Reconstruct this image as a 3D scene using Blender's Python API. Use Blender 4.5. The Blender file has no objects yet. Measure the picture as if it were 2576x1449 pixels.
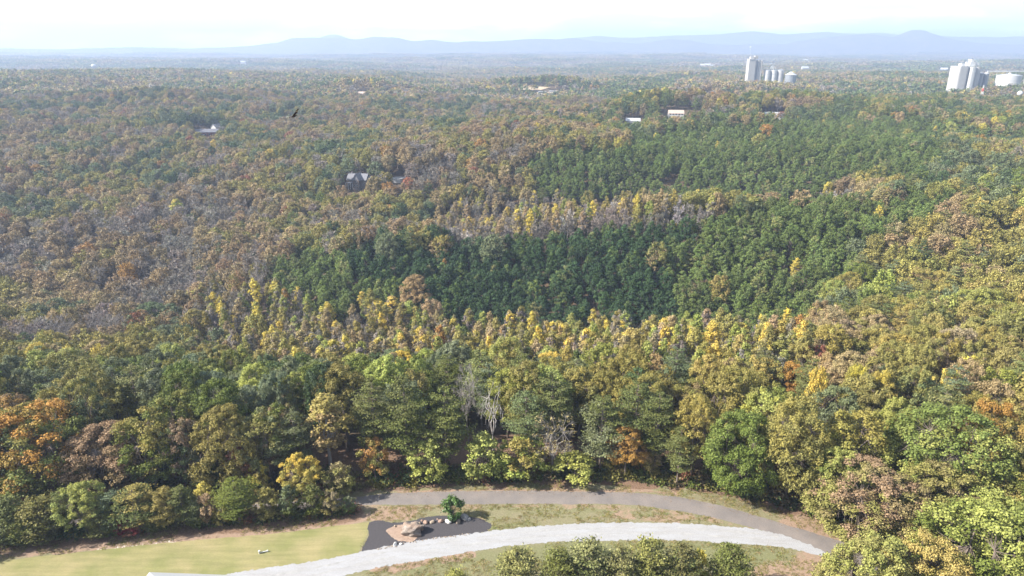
import bpy, math, random
import numpy as np
from mathutils import Vector, Matrix, Euler
from mathutils.geometry import tessellate_polygon

S = bpy.context.scene
C = S.collection
rng = np.random.default_rng(7)
random.seed(7)

# ------------------------------------------------------------------ camera
CAM_H = 85.0
cam_d = bpy.data.cameras.new('camera'); cam = bpy.data.objects.new('camera', cam_d); C.objects.link(cam)
S.camera = cam
cam_d.sensor_width = 36; cam_d.lens = 24.3; cam_d.clip_start = 0.5; cam_d.clip_end = 60000
cam.location = (0, 0, CAM_H)
PITCH = math.radians(19.25); ROLL = math.radians(0.13)
cam.rotation_euler = (Matrix.Rotation(math.pi/2 - PITCH, 3, 'X') @ Matrix.Rotation(ROLL, 3, 'Z')).to_euler()
RM = np.array(Matrix.Rotation(math.pi/2 - PITCH, 3, 'X') @ Matrix.Rotation(ROLL, 3, 'Z'))
FPX = 2576 * 24.3 / 36; CX, CY = 1288, 724.5

# ------------------------------------------------------------------ world, sun, exposure
SUN_EL = math.radians(38); SUN_AZ = math.radians(12)          # sun stands to the left, a little behind the viewer
sdir = Vector((-math.cos(SUN_EL)*math.cos(SUN_AZ), -math.cos(SUN_EL)*math.sin(SUN_AZ), math.sin(SUN_EL)))
W = bpy.data.worlds.new('World'); S.world = W; W.use_nodes = True
nt = W.node_tree; nt.nodes.clear()
sky = nt.nodes.new('ShaderNodeTexSky'); sky.sky_type = 'NISHITA'; sky.sun_disc = False
sky.sun_elevation = SUN_EL; sky.sun_rotation = math.atan2(sdir.x, sdir.y)
sky.altitude = 300; sky.air_density = 1.0; sky.dust_density = 1.0; sky.ozone_density = 1.2
tc = nt.nodes.new('ShaderNodeTexCoord')
mp = nt.nodes.new('ShaderNodeMapping'); mp.inputs['Scale'].default_value = (5, 5, 26)
nz = nt.nodes.new('ShaderNodeTexNoise'); nz.inputs['Scale'].default_value = 1.3; nz.inputs['Detail'].default_value = 6
nz.inputs['Roughness'].default_value = .55
cr = nt.nodes.new('ShaderNodeValToRGB'); cr.color_ramp.elements[0].position = .48; cr.color_ramp.elements[1].position = .72
mxs = nt.nodes.new('ShaderNodeMix'); mxs.data_type = 'RGBA'
mxs.inputs[7].default_value = (16, 16.6, 16.8, 1)
sc_ = nt.nodes.new('ShaderNodeMath'); sc_.operation = 'MULTIPLY'; sc_.inputs[1].default_value = .6
bg = nt.nodes.new('ShaderNodeBackground'); bg.inputs['Strength'].default_value = 0.085
wo = nt.nodes.new('ShaderNodeOutputWorld')
L = nt.links.new
L(tc.outputs['Generated'], mp.inputs[0]); L(mp.outputs[0], nz.inputs['Vector']); L(nz.outputs[0], cr.inputs[0])
L(cr.outputs[0], sc_.inputs[0]); 
sx = nt.nodes.new('ShaderNodeSeparateXYZ'); L(tc.outputs['Generated'], sx.inputs[0])
hb = nt.nodes.new('ShaderNodeValToRGB'); L(sx.outputs[2], hb.inputs[0])            # the sky whitens towards the horizon all round
hb.color_ramp.elements[0].position = .02; hb.color_ramp.elements[0].color = (.8, .8, .8, 1)
hb.color_ramp.elements[1].position = .40; hb.color_ramp.elements[1].color = (0, 0, 0, 1)
ad = nt.nodes.new('ShaderNodeMath'); ad.operation = 'ADD'; ad.use_clamp = True; L(hb.outputs[0], ad.inputs[0])
ml = nt.nodes.new('ShaderNodeMath'); ml.operation = 'MULTIPLY'; ml.inputs[1].default_value = .8; L(sc_.outputs[0], ml.inputs[0]); L(ml.outputs[0], ad.inputs[1])

mh = nt.nodes.new('ShaderNodeMix'); mh.data_type = 'RGBA'; mh.inputs[7].default_value = (6.6, 8.3, 8.8, 1)
L(hb.outputs[0], mh.inputs[0]); L(sky.outputs[0], mh.inputs[6])
L(sc_.outputs[0], mxs.inputs[0]); L(mh.outputs[2], mxs.inputs[6])
L(mxs.outputs[2], bg.inputs[0]); L(bg.outputs[0], wo.inputs[0])
sl = bpy.data.lights.new('sun', 'SUN'); sl.energy = 5.0; sl.angle = math.radians(.53); sl.color = (1, .945, .86)
so = bpy.data.objects.new('sun', sl); C.objects.link(so)
so.rotation_euler = (-sdir).to_track_quat('-Z', 'Y').to_euler(); so.location = (0, 0, 300)
S.view_settings.view_transform = 'Standard'; S.view_settings.look = 'None'
S.view_settings.exposure = 1.42; S.view_settings.gamma = 1; S.view_settings.use_curve_mapping = False
S.render.engine = 'CYCLES'
cy = S.cycles
cy.max_bounces = 5; cy.diffuse_bounces = 3; cy.glossy_bounces = 2; cy.transmission_bounces = 3
cy.transparent_max_bounces = 8; cy.volume_bounces = 0; cy.caustics_reflective = False; cy.caustics_refractive = False
HAZE = 1.8e-4

# ------------------------------------------------------------------ picture <-> place helpers (px in 2576 x 1449 units)
def ray(px, py):
    d = RM @ np.array([(px-CX)/FPX, -(py-CY)/FPX, -1.0])
    return d
def proj(X, Y, Z):
    p = np.stack([np.asarray(X, float), np.asarray(Y, float), np.asarray(Z, float)-CAM_H], -1) @ RM
    w = -p[..., 2]
    w = np.where(w < 1e-3, 1e-3, w)
    return CX + FPX*p[..., 0]/w, CY - FPX*p[..., 1]/w
def on_plane(px, py, z=0.0):
    d = ray(px, py); t = (z-CAM_H)/d[2]
    return d[0]*t, d[1]*t
def at_Y(px, py, Y):
    d = ray(px, py); t = Y/d[1]
    return d[0]*t, CAM_H + d[2]*t

# ------------------------------------------------------------------ noise and terrain
_lat = np.random.default_rng(3).random((256, 256))
def vnoise(x, y):
    xi = np.floor(x).astype(int); yi = np.floor(y).astype(int)
    fx = x-xi; fy = y-yi; fx = fx*fx*(3-2*fx); fy = fy*fy*(3-2*fy)
    a = _lat[xi & 255, yi & 255]; b = _lat[(xi+1) & 255, yi & 255]
    c = _lat[xi & 255, (yi+1) & 255]; d = _lat[(xi+1) & 255, (yi+1) & 255]
    return (a*(1-fx)+b*fx)*(1-fy)+(c*(1-fx)+d*fx)*fy
def sstep(a, b, x):
    t = np.clip((x-a)/(b-a), 0, 1); return t*t*(3-2*t)
CP = np.array([
 (-300,60,-10),(-120,90,0),(0,60,0),(120,90,0),(300,80,4),(-130,130,-1),(0,130,0),(120,130,0),(200,140,2),(-220,150,-12),
 (-120,155,-8),(0,152,-5),(70,152,-4),(130,155,-2),
 (-130,190,-20),(-60,195,-20),(0,195,-17),(60,195,-14),(120,195,-8),(190,190,-1),
 (-180,250,-36),(-90,250,-34),(0,240,-30),(60,240,-28),(120,250,-18),(200,250,-6),(300,250,2),
 (-250,320,-38),(-120,320,-34),(-50,335,-18),(30,345,-8),(100,350,-3),(180,350,-4),(280,350,1),
 (-300,420,-32),(-150,420,-34),(-20,405,-37),(70,412,-35),(150,425,-24),(230,430,-5),(330,430,3),
 (-400,560,-17),(-200,560,-15),(-30,500,-10),(60,490,-2),(180,500,2),(320,560,8),(450,560,7),
 (-550,800,2),(-250,800,-6),(0,750,-5),(200,750,3),(450,800,8),
 (-900,1300,16),(-400,1350,14),(0,1250,-8),(400,1200,6),(900,1300,8),
 (-1700,2400,-24),(0,2400,-26),(1700,2400,-16),(-3500,5000,-20),(0,5000,-22),(3500,5000,-16),(-5500,8000,8),(0,8500,5),(5500,8000,8),
 (-8500,11500,34),(0,11500,30),(8500,11500,34),(-6000,0,-20),(6000,0,-10),(0,-5000,-20)], float)
def _k(d2): return np.sqrt(d2 + 35.0**2)
_D = _k(((CP[:, None, :2]-CP[None, :, :2])**2).sum(-1))
_w = np.linalg.solve(_D + np.eye(len(CP))*1e-6, CP[:, 2])
KNOLLS = [(340,1240,150,80,17),(80,1470,130,110,19),(205,830,95,55,19),(325,850,60,50,15),(150,850,40,45,8),(-330,745,70,60,13),(-105,505,50,40,9),(-266,1250,80,80,15),(470,1330,130,60,13),(790,1160,130,50,12)]      # low rises that carry the houses and fields
def terr(x, y):
    x = np.asarray(x, float); y = np.asarray(y, float)
    xf = x.ravel(); yf = y.ravel(); out = np.empty_like(xf)
    for i in range(0, len(xf), 20000):
        d2 = (xf[i:i+20000, None]-CP[None, :, 0])**2 + (yf[i:i+20000, None]-CP[None, :, 1])**2
        out[i:i+20000] = _k(d2) @ _w
    r = np.hypot(xf, yf)
    n = (vnoise(xf/95+5, yf/80+9)-.5)*13*sstep(170, 300, r)
    n += (vnoise(xf/520+31, yf/300+17)-.5)*30*sstep(600, 1300, r)
    n += (vnoise(xf/1500+71, yf/900+47)-.5)*40*sstep(1800, 4000, r)
    out = out + n
    for bx_, by_, sx_, sy_, h_ in KNOLLS: out = out + h_*np.exp(-((xf-bx_)/sx_)**2-((yf-by_)/sy_)**2)
    out *= sstep(127, 158, np.where(yf > 0, yf, 0) + 0.9*np.clip(np.abs(xf)-115, 0, 999))
    return out.reshape(x.shape)
def t1(x, y): return float(terr(np.array([x]), np.array([y]))[0])
DEBUG = False
def hit(px, py, up=0.0, y0=90, y1=9000):
    """where the line of sight through a point of the photograph meets the ground raised by up"""
    d = ray(px, py); ys = np.geomspace(y0, y1, 1500); t = ys/d[1]
    z = CAM_H + d[2]*t; g = terr(d[0]*t, ys) + up
    ok = (z < g) & (ys > y0*1.02); k = int(np.argmax(ok)) if ok.any() else len(ys)//2
    if DEBUG: print('HIT', px, py, round(float(d[0]*t[k])), round(float(ys[k])), bool(ok.any()))
    return float(d[0]*t[k]), float(ys[k])

# ------------------------------------------------------------------ materials
def new_mat(name):
    m = bpy.data.materials.new(name); m.use_nodes = True
    n = m.node_tree; n.nodes.clear()
    o = n.nodes.new('ShaderNodeOutputMaterial'); b = n.nodes.new('ShaderNodeBsdfPrincipled')
    n.links.new(b.outputs[0], o.inputs[0])
    return m, n, b, o
def nmix(n, a, b, f, mode='MIX'):
    m = n.nodes.new('ShaderNodeMix'); m.data_type = 'RGBA'; m.blend_type = mode
    for k, v in ((0, f), (6, a), (7, b)):
        if isinstance(v, bpy.types.NodeSocket): n.links.new(v, m.inputs[k])
        elif k == 0: m.inputs[0].default_value = v
        else: m.inputs[k].default_value = (*v, 1)
    return m.outputs[2]
def nramp(n, fac, stops):
    r = n.nodes.new('ShaderNodeValToRGB'); n.links.new(fac, r.inputs[0])
    while len(r.color_ramp.elements) < len(stops): r.color_ramp.elements.new(.5)
    for e, (p, c) in zip(r.color_ramp.elements, stops):
        e.position = p; e.color = (*c, 1) if isinstance(c, tuple) else (c, c, c, 1)
    return r.outputs[0]
def nnoise(n, scale, detail=4, rough=.55, vec=None, dist=0):
    t = n.nodes.new('ShaderNodeTexNoise'); t.inputs['Scale'].default_value = scale
    t.inputs['Detail'].default_value = detail; t.inputs['Roughness'].default_value = rough
    t.inputs['Distortion'].default_value = dist
    if vec is None:
        g = n.nodes.new('ShaderNodeNewGeometry'); vec = g.outputs['Position']
    n.links.new(vec, t.inputs['Vector'])
    return t.outputs[0]
def nmap(n, scale, rot=(0, 0, 0)):
    g = n.nodes.new('ShaderNodeNewGeometry'); m = n.nodes.new('ShaderNodeMapping')
    m.inputs['Scale'].default_value = scale; m.inputs['Rotation'].default_value = rot
    n.links.new(g.outputs['Position'], m.inputs[0]); return m.outputs[0]
def nmath(n, op, a, b=None):
    m = n.nodes.new('ShaderNodeMath'); m.operation = op
    for k, v in enumerate((a, b)):
        if v is None: continue
        if isinstance(v, bpy.types.NodeSocket): n.links.new(v, m.inputs[k])
        else: m.inputs[k].default_value = v
    return m.outputs[0]
def nbump(n, b, h, strength=.5, dist=.1):
    u = n.nodes.new('ShaderNodeBump'); u.inputs['Strength'].default_value = strength; u.inputs['Distance'].default_value = dist
    n.links.new(h, u.inputs['Height']); n.links.new(u.outputs[0], b.inputs['Normal'])
def plain(name, col, rough=.7, var=.15, scale=1.5, metal=0):
    m, n, b, o = new_mat(name)
    f = nnoise(n, scale, 5)
    c = nmix(n, tuple(v*(1-var) for v in col), tuple(min(1, v*(1+var)) for v in col), f)
    n.links.new(c, b.inputs['Base Color']); b.inputs['Roughness'].default_value = rough; b.inputs['Metallic'].default_value = metal
    return m

def leaf_mat(name, trans=.20, rough=.55, vlo=.62, vhi=1.4):
    m, n, b, o = new_mat(name)
    def inst(nm):
        a = n.nodes.new('ShaderNodeAttribute'); a.attribute_type = 'INSTANCER'; a.attribute_name = nm; return a.outputs['Color']
    la = n.nodes.new('ShaderNodeAttribute'); la.attribute_type = 'GEOMETRY'; la.attribute_name = 'leafcol'
    sp = n.nodes.new('ShaderNodeSeparateColor'); n.links.new(la.outputs['Color'], sp.inputs[0])
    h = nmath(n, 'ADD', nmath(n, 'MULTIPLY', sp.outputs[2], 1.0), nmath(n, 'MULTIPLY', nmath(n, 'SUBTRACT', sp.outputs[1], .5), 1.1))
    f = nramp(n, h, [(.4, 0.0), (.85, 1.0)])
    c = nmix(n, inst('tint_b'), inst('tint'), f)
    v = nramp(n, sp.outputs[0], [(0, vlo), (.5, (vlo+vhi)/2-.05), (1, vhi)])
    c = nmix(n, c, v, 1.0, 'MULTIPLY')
    n.links.new(c, b.inputs['Base Color']); b.inputs['Roughness'].default_value = rough
    b.inputs['Specular IOR Level'].default_value = .15
    tr = n.nodes.new('ShaderNodeBsdfTranslucent'); n.links.new(c, tr.inputs[0])
    mx = n.nodes.new('ShaderNodeMixShader'); mx.inputs[0].default_value = trans
    n.links.new(b.outputs[0], mx.inputs[1]); n.links.new(tr.outputs[0], mx.inputs[2]); n.links.new(mx.outputs[0], o.inputs[0])
    return m
M_leaf = leaf_mat('leaves')
M_needle = leaf_mat('needles', .15, .6, .7, 1.3)
M_bark = plain('bark', (.16, .125, .10), .9, .3, 3)
M_bark_pale = plain('pale_bark', (.22, .195, .175), .85, .25, 3)
M_bark_dead = plain('dead_wood', (.40, .36, .33), .8, .2, 3)

# ------------------------------------------------------------------ mesh building
def mk_mesh(name, V, F, mats, mi=None, col=None, smooth=False):
    """V (n,3); F (m,4) quads or (m,3) triangles; col (m,3) per-face colour named leafcol"""
    me = bpy.data.meshes.new(name)
    V = np.asarray(V, np.float32); F = np.asarray(F, np.int32); k = F.shape[1]
    me.vertices.add(len(V)); me.vertices.foreach_set('co', V.ravel())
    me.loops.add(F.size); me.loops.foreach_set('vertex_index', F.ravel())
    me.polygons.add(len(F)); me.polygons.foreach_set('loop_start', np.arange(0, F.size, k, dtype=np.int32))
    try: me.polygons.foreach_set('loop_total', np.full(len(F), k, np.int32))
    except Exception: pass
    for m in mats: me.materials.append(m)
    if mi is not None: me.polygons.foreach_set('material_index', np.asarray(mi, np.int32))
    if smooth: me.polygons.foreach_set('use_smooth', np.ones(len(F), bool))
    if col is not None:
        a = me.attributes.new('leafcol', 'FLOAT_COLOR', 'FACE')
        a.data.foreach_set('color', np.concatenate([col, np.ones((len(col), 1))], 1).astype(np.float32).ravel())
    me.update(calc_edges=True); me.validate()
    return me
def nrm(v): return v/np.maximum(np.linalg.norm(v, axis=-1, keepdims=True), 1e-9)
def quads_at(P, N, su, sv, r):
    """leaf quads at P with normals N, half sizes su, sv"""
    a = nrm(np.cross(N, nrm(r.normal(size=N.shape)))); b = np.cross(N, a)
    su = su[:, None]; sv = sv[:, None]
    bend = N*su*.25
    V = np.stack([P-a*su-bend, P-b*sv*.9, P+a*su-bend, P+b*sv*.9], 1).reshape(-1, 3)
    F = np.arange(len(P)*4).reshape(-1, 4)
    return V, F
def tubes(segs, sides=5):
    """segs: list of (p0, p1, r0, r1)"""
    A = np.array([s[0] for s in segs], float); B = np.array([s[1] for s in segs], float)
    R0 = np.array([s[2] for s in segs]); R1 = np.array([s[3] for s in segs])
    d = nrm(B-A); ref = np.where(np.abs(d[:, 2:3]) > .9, np.array([[1., 0, 0]]), np.array([[0, 0, 1.]]))
    u = nrm(np.cross(d, ref)); v = np.cross(d, u)
    an = np.arange(sides)*2*np.pi/sides
    ring = u[:, None]*np.cos(an)[None, :, None] + v[:, None]*np.sin(an)[None, :, None]
    V = np.concatenate([A[:, None]+ring*R0[:, None, None], B[:, None]+ring*R1[:, None, None]], 1).reshape(-1, 3)
    base = np.arange(len(segs))[:, None]*2*sides; i = np.arange(sides); j = (i+1) % sides
    F = np.stack([base+i, base+j, base+j+sides, base+i+sides], -1).reshape(-1, 4)
    return V, F
def limb(p0, p1, r0, r1, r, n=3, sag=.12):
    """a bent limb as segments"""
    p0 = np.array(p0, float); p1 = np.array(p1, float); Ln = np.linalg.norm(p1-p0); out = []; prev = p0; pr = r0
    for k in range(1, n+1):
        t = k/n; q = p0+(p1-p0)*t + (r.normal(size=3)*Ln*.06 + np.array([0, 0, -sag*Ln*math.sin(math.pi*t)*.6]))*(k < n)
        rr = r0+(r1-r0)*t; out.append((prev, q, pr, rr)); prev = q; pr = rr
    return out

class Proto:
    def __init__(s, name, crown, trunk, H, w, leafm, barkm):
        cV, cF, cc = crown; tV, tF = trunk
        s.name = name; s.H = H; s.w = w
        s.crown = mk_mesh(name+'_crown', cV, cF, [leafm], col=cc) if len(cF) else None
        s.trunk = mk_mesh(name+'_trunk', tV, tF, [barkm])
        V = np.concatenate([cV, tV]) if len(cF) else tV
        F = np.concatenate([cF, tF+len(cV)]) if len(cF) else tF
        mi = np.concatenate([np.zeros(len(cF), int), np.ones(len(tF), int)])
        col = np.concatenate([cc, np.full((len(tF), 3), .5)]) if len(cF) else np.full((len(tF), 3), .5)
        me = mk_mesh(name+'_whole', V, F, [leafm, barkm], mi=mi, col=col)
        s.whole = bpy.data.objects.new(name+'_model', me)        # never linked: only the source of the stuff forests

def lobes_cloud(Cn, R, n, size, r, up=.35, H0=0, H1=20, flat=.85, jitter=.55, aspect=1.0):
    k = len(Cn); idx = np.repeat(np.arange(k), n)
    d = nrm(r.normal(size=(len(idx), 3))); d[:, 2] = np.where(d[:, 2] < -.35, -d[:, 2], d[:, 2]); 
    rad = R[idx]*(r.random(len(idx))**.33)*(.85+.3*r.random(len(idx)))
    g = np.arange(len(idx))//7*7                                  # little sprays of seven leaves share a twig tip
    P = Cn[idx] + (d*rad[:, None])[np.minimum(g, len(idx)-1)]*np.array([1, 1, flat]) + r.normal(size=d.shape)*size*1.35
    same = idx[np.minimum(g, len(idx)-1)] == idx; P = np.where(same[:, None], P, Cn[idx]+d*rad[:, None]); d = np.where(same[:, None], nrm(P-Cn[idx]), d)
    N = nrm(d + np.array([0, 0, up]) + r.normal(size=d.shape)*jitter)
    s = size*(.7+.6*r.random(len(idx)))
    V, F = quads_at(P, N, s*aspect, s, r)
    lobe = r.random(k)[idx]
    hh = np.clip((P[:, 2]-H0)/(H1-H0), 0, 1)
    return V, F, np.stack([r.random(len(idx)), lobe, hh], 1)

def crown_pts(k, r, a, z0, z1, shape='round', inner=.25):
    """lobe centres over a crown between z0 and z1 with half width a"""
    P = []; tries = 0; mind = a*.9/math.sqrt(k)*2.0
    while len(P) < k and tries < 6000:
        tries += 1
        t = r.random()                                              # 0 bottom .. 1 top
        if shape == 'round': prof = math.sqrt(max(0, 1-((t-.42)/.60)**2))
        elif shape == 'ovoid': prof = math.sin(math.pi*min(1, (t*.92+.06)))**.7*(1-.35*t)
        elif shape == 'cone': prof = (1-t)**.75*.95+.06
        elif shape == 'flat': prof = math.sqrt(max(0, 1-((t-.55)/.62)**2))
        rho = 1 if r.random() > inner else math.sqrt(r.random())
        th = r.random()*2*math.pi
        wob = 1+.22*math.sin(3*th+k)+.12*math.sin(5*th+2*k)
        p = np.array([math.cos(th)*a*prof*rho*wob, math.sin(th)*a*prof*rho*wob, z0+(z1-z0)*t])
        if shape in ('round', 'flat'):
            zc = z0+(z1-z0)*(.42 if shape == 'round' else .5); u = r.uniform(-.75, 1); q = math.sqrt(1-u*u); az = (z1-zc) if u > 0 else (zc-z0)
            lump = 1+.16*math.sin(2.3*th+k+3*u)+.10*math.sin(5*th+2*k-4*u); rho = 1 if r.random() > inner else r.random()**.5
            p = np.array([math.cos(th)*a*q*rho*lump, math.sin(th)*a*q*rho*lump, zc+az*u*rho*(.9+.1*lump)])
        if all(np.linalg.norm(p-q) > mind for q in P[-60:]): P.append(p)
        elif tries % 40 == 0: mind *= .93
    return np.array(P)

def oak(name, seed, H=19, w=10.5, k=60, n=200, leaf=.17, z0=.28, shape='round', lobeR=(1.0, 1.75), bark=None, dens=1.0, twigs=True, leafm=None, up=.35):
    r = np.random.default_rng(seed)
    a = w/2-lobeR[0]*.7
    P = crown_pts(k, r, a, H*z0, H-lobeR[0]*.8, shape)
    R = r.uniform(*lobeR, len(P))*(1-.25*(P[:, 2]/H > .85))
    V, F, c = lobes_cloud(P, R, int(n*dens), leaf, r, up, H*z0, H)
    fork = H*(z0+.08); segs = [((0, 0, -1.5), (0.05, 0, 1.0), .017*H, .0135*H), ((0.05, 0, 1.0), (r.normal()*.3, r.normal()*.3, fork), .0135*H, .010*H)]
    top = segs[-1][1]
    mains = []
    for q in range(5):
        th = q*1.26+r.random(); e = np.array([math.cos(th)*a*.45, math.sin(th)*a*.45, H*(.55+.25*r.random())])
        segs += limb(top, e, .0075*H, .0042*H, r); mains.append(e)
    mains = np.array(mains)
    for p in P[::1 if twigs else 3]:
        e = mains[np.argmin(np.linalg.norm(mains-p, axis=1))]
        segs += limb(e, e+(p-e)*.72, .0022*H, .0009*H, r, 2)
    return Proto(name, (V, F, c), tubes(segs, 5 if twigs else 4), H, w, leafm or M_leaf, bark or M_bark)

def evergreen(name, seed, H=19, w=8.5, tiers=17, per=9, n=62, leaf=.15, leafm=None, droop=.12, z0=.25, bark=None, cone=False):
    """layered pine with flat sprays"""
    r = np.random.default_rng(seed); Vs = []; Fs = []; cs = []; segs = [((0, 0, -1.5), (0, 0, H*.6), .014*H, .009*H), ((0, 0, H*.6), (0, 0, H*.97), .009*H, .002*H)]
    P = []; Nn = []; S_ = []; lob = []
    for t in range(tiers):
        f = t/(tiers-1); z = H*(z0+(1-z0)*f*.96)
        rr = w/2*(((1-f)**.55) if cone else math.sqrt(max(0.03, 1-((f-.42)/.60)**2)))*(.78+.22*math.sin(t*2.1+seed)) + .3
        if f < .2: rr *= .65+1.7*f
        for b in range(per):
            if r.random() < .16: continue
            th = r.random()*2*math.pi; Ln = rr*(.65+.5*r.random()); lv = r.random()
            e = np.array([math.cos(th)*Ln, math.sin(th)*Ln, z+Ln*(.18-droop*Ln*.25)])
            segs.append(((0, 0, z-.2), e, .0028*H, .0008*H))
            m = max(10, int(n*Ln/(w/2)))
            u = .22+.85*r.random(m)**.7; sd = np.array([-math.sin(th), math.cos(th), 0])
            p = np.array([0, 0, z])+(e-np.array([0, 0, z]))*u[:, None] + sd*(r.normal(size=(m, 1))*.26*Ln*np.sqrt(u)[:, None]) 
            p[:, 2] += r.normal(size=m)*.10 + .10
            P.append(p); nn = nrm(np.array([math.cos(th)*.25, math.sin(th)*.25, .9])+r.normal(size=(m, 3))*.55); Nn.append(nn)
            S_.append(leaf*(.6+.8*r.random(m))); lob.append(np.full(m, lv))
    P = np.concatenate(P); Nn = np.concatenate(Nn); s = np.concatenate(S_); lob = np.concatenate(lob)
    V, F = quads_at(P, Nn, s*1.25, s*.75, r)
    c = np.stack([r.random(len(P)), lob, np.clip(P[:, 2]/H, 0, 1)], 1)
    return Proto(name, (V, F, c), tubes(segs, 4), H, w, leafm or M_needle, bark or M_bark)

def bare(name, seed, H=17, w=9, k=46, tw=26, bark=None, z0=.3, leafn=0, leaf=.12):
    r = np.random.default_rng(seed); a = w/2-.8
    P = crown_pts(k, r, a, H*z0, H-.8, 'round', .5)
    fork = H*(z0-.02)
    top = np.array([r.normal()*.2, r.normal()*.2, fork])
    segs = [((0, 0, -1.5), (0, 0, 1), .015*H, .012*H), ((0, 0, 1), top, .012*H, .010*H)]
    mains = []
    for q in range(6):
        th = q*1.05+r.random(); e = np.array([math.cos(th)*a*.45, math.sin(th)*a*.45, H*(.5+.32*r.random())])
        segs += limb(top, e, .007*H, .0036*H, r, 4, -.1); mains.append(e)
    mains = np.array(mains)
    for p in P:
        e = mains[np.argmin(np.linalg.norm(mains-p, axis=1))]; segs += limb(e, p, .0032*H, .0012*H, r, 3, -.1)
        for _ in range(tw):
            d = nrm(r.normal(size=3)+np.array([p[0]/a, p[1]/a, .9])*.8); q0 = p - d*r.random()*.8
            segs.append((q0, q0+d*r.uniform(.6, 1.5), .016, .007))
    big = [s for s in segs if s[2] > .017]; small = [s for s in segs if s[2] <= .017]
    V1, F1 = tubes(big, 5); V2, F2 = tubes(small, 3)
    V = np.concatenate([V1, V2]); F = np.concatenate([F1, F2+len(V1)])
    cV = np.zeros((0, 3)); cF = np.zeros((0, 4), int); cc = np.zeros((0, 3))
    if leafn:
        cV, cF, cc = lobes_cloud(P, np.full(len(P), 1.1), leafn, leaf, r, .3, H*z0, H)
    return Proto(name, (cV, cF, cc), (V, F), H, w, M_leaf, bark or M_bark_pale)

def mistree(name, seed, H, w, k, n, leaf, z0):
    """half-leafless crown read from far: fine slivers"""
    r = np.random.default_rng(seed); a = w/2-.8
    P = crown_pts(k, r, a, H*z0, H-1, 'round', .4)
    idx = np.repeat(np.arange(len(P)), n); d = nrm(r.normal(size=(len(idx), 3))+np.array([0, 0, .5]))
    Q = P[idx]+d*(r.random(len(idx))*1.5)[:, None]
    N = nrm(np.cross(d, r.normal(size=d.shape))); b = np.cross(N, d); ln = r.uniform(.35, .9, len(idx))[:, None]; wd = leaf*.32
    V = np.stack([Q-d*ln-b*wd, Q+d*ln-b*wd*.4, Q+d*ln+b*wd*.4, Q-d*ln+b*wd], 1).reshape(-1, 3); F = np.arange(len(Q)*4).reshape(-1, 4)
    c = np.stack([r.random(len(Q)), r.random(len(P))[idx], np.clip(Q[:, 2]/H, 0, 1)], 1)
    segs = [((0, 0, -1.5), (0, 0, H*z0), .013*H, .010*H)]
    for p in P[::2]: segs += limb((0, 0, H*z0*.9), p, .006*H, .0015*H, r, 2)
    return Proto(name, (V, F, c), tubes(segs, 4), H, w, M_leaf, M_bark_pale)

# high-detail models for the nearer trees
OAKH = [oak(f'oak{i}', 10+i, H=19+i % 3, w=10.5+(i % 2), k=96+5*(i % 3), n=215, leaf=.142, z0=.20+.03*(i % 3), lobeR=(.8, 1.45), shape=['round', 'flat'][i % 2]) for i in range(7)]
OAKX = [oak(f'wide_oak{i}', 30+i, H=19, w=14.5, k=190, n=240, leaf=.135, z0=.10, lobeR=(.95, 1.6)) for i in range(2)]
SAPH = [oak(f'sapling{i}', 40+i, H=9, w=6, k=44, n=100, leaf=.15, z0=.16, lobeR=(.45, .85), shape=['round', 'ovoid'][i % 2]) for i in range(4)]
EVGH = [evergreen(f'layered{i}', 60+i, H=18+i, w=8.5+i*.4, tiers=12+i, per=10, n=125, leaf=.145) for i in range(4)]
SHRH = [evergreen(f'juniper{i}', 80+i, H=6.5, w=4.4, tiers=17, per=13, n=48, leaf=.10, z0=.04, droop=.0) for i in range(3)]
BAREH = [bare(f'bare{i}', 90+i, H=16, w=9.5, k=48, tw=30) for i in range(2)] + [bare('dead', 95, H=15, w=8, k=26, tw=5, bark=M_bark_dead, z0=.3)] + [bare('thin', 96, H=16, w=9, k=44, tw=22, leafn=26)]
POPH = [oak(f'poplar{i}', 110+i, H=20, w=5.6, k=50, n=84, leaf=.18, z0=.38, shape='ovoid', lobeR=(.55, .95), bark=M_bark_pale) for i in range(4)]
PINH = [oak(f'pine{i}', 130+i, H=13, w=6.2, k=44, n=74, leaf=.19, z0=.25, shape=['ovoid', 'round', 'ovoid'][i % 3], lobeR=(.5, .95), leafm=M_needle, twigs=False, up=.3) for i in range(6)]
# mid-distance models
OAKM = [oak(f'oak_mid{i}', 150+i, H=18, w=10, k=66, n=58, leaf=.27, z0=.25, shape=['round', 'flat'][i % 2], lobeR=(1.0, 1.75), twigs=False) for i in range(6)]
EVGM = [evergreen(f'layered_mid{i}', 170+i, H=17, w=8, tiers=11, per=7, n=24, leaf=.36) for i in range(3)]
BARM = [mistree(f'thin_mid{i}', 180+i, 17, 9, 26, 34, .42, .3) for i in range(3)]
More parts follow.
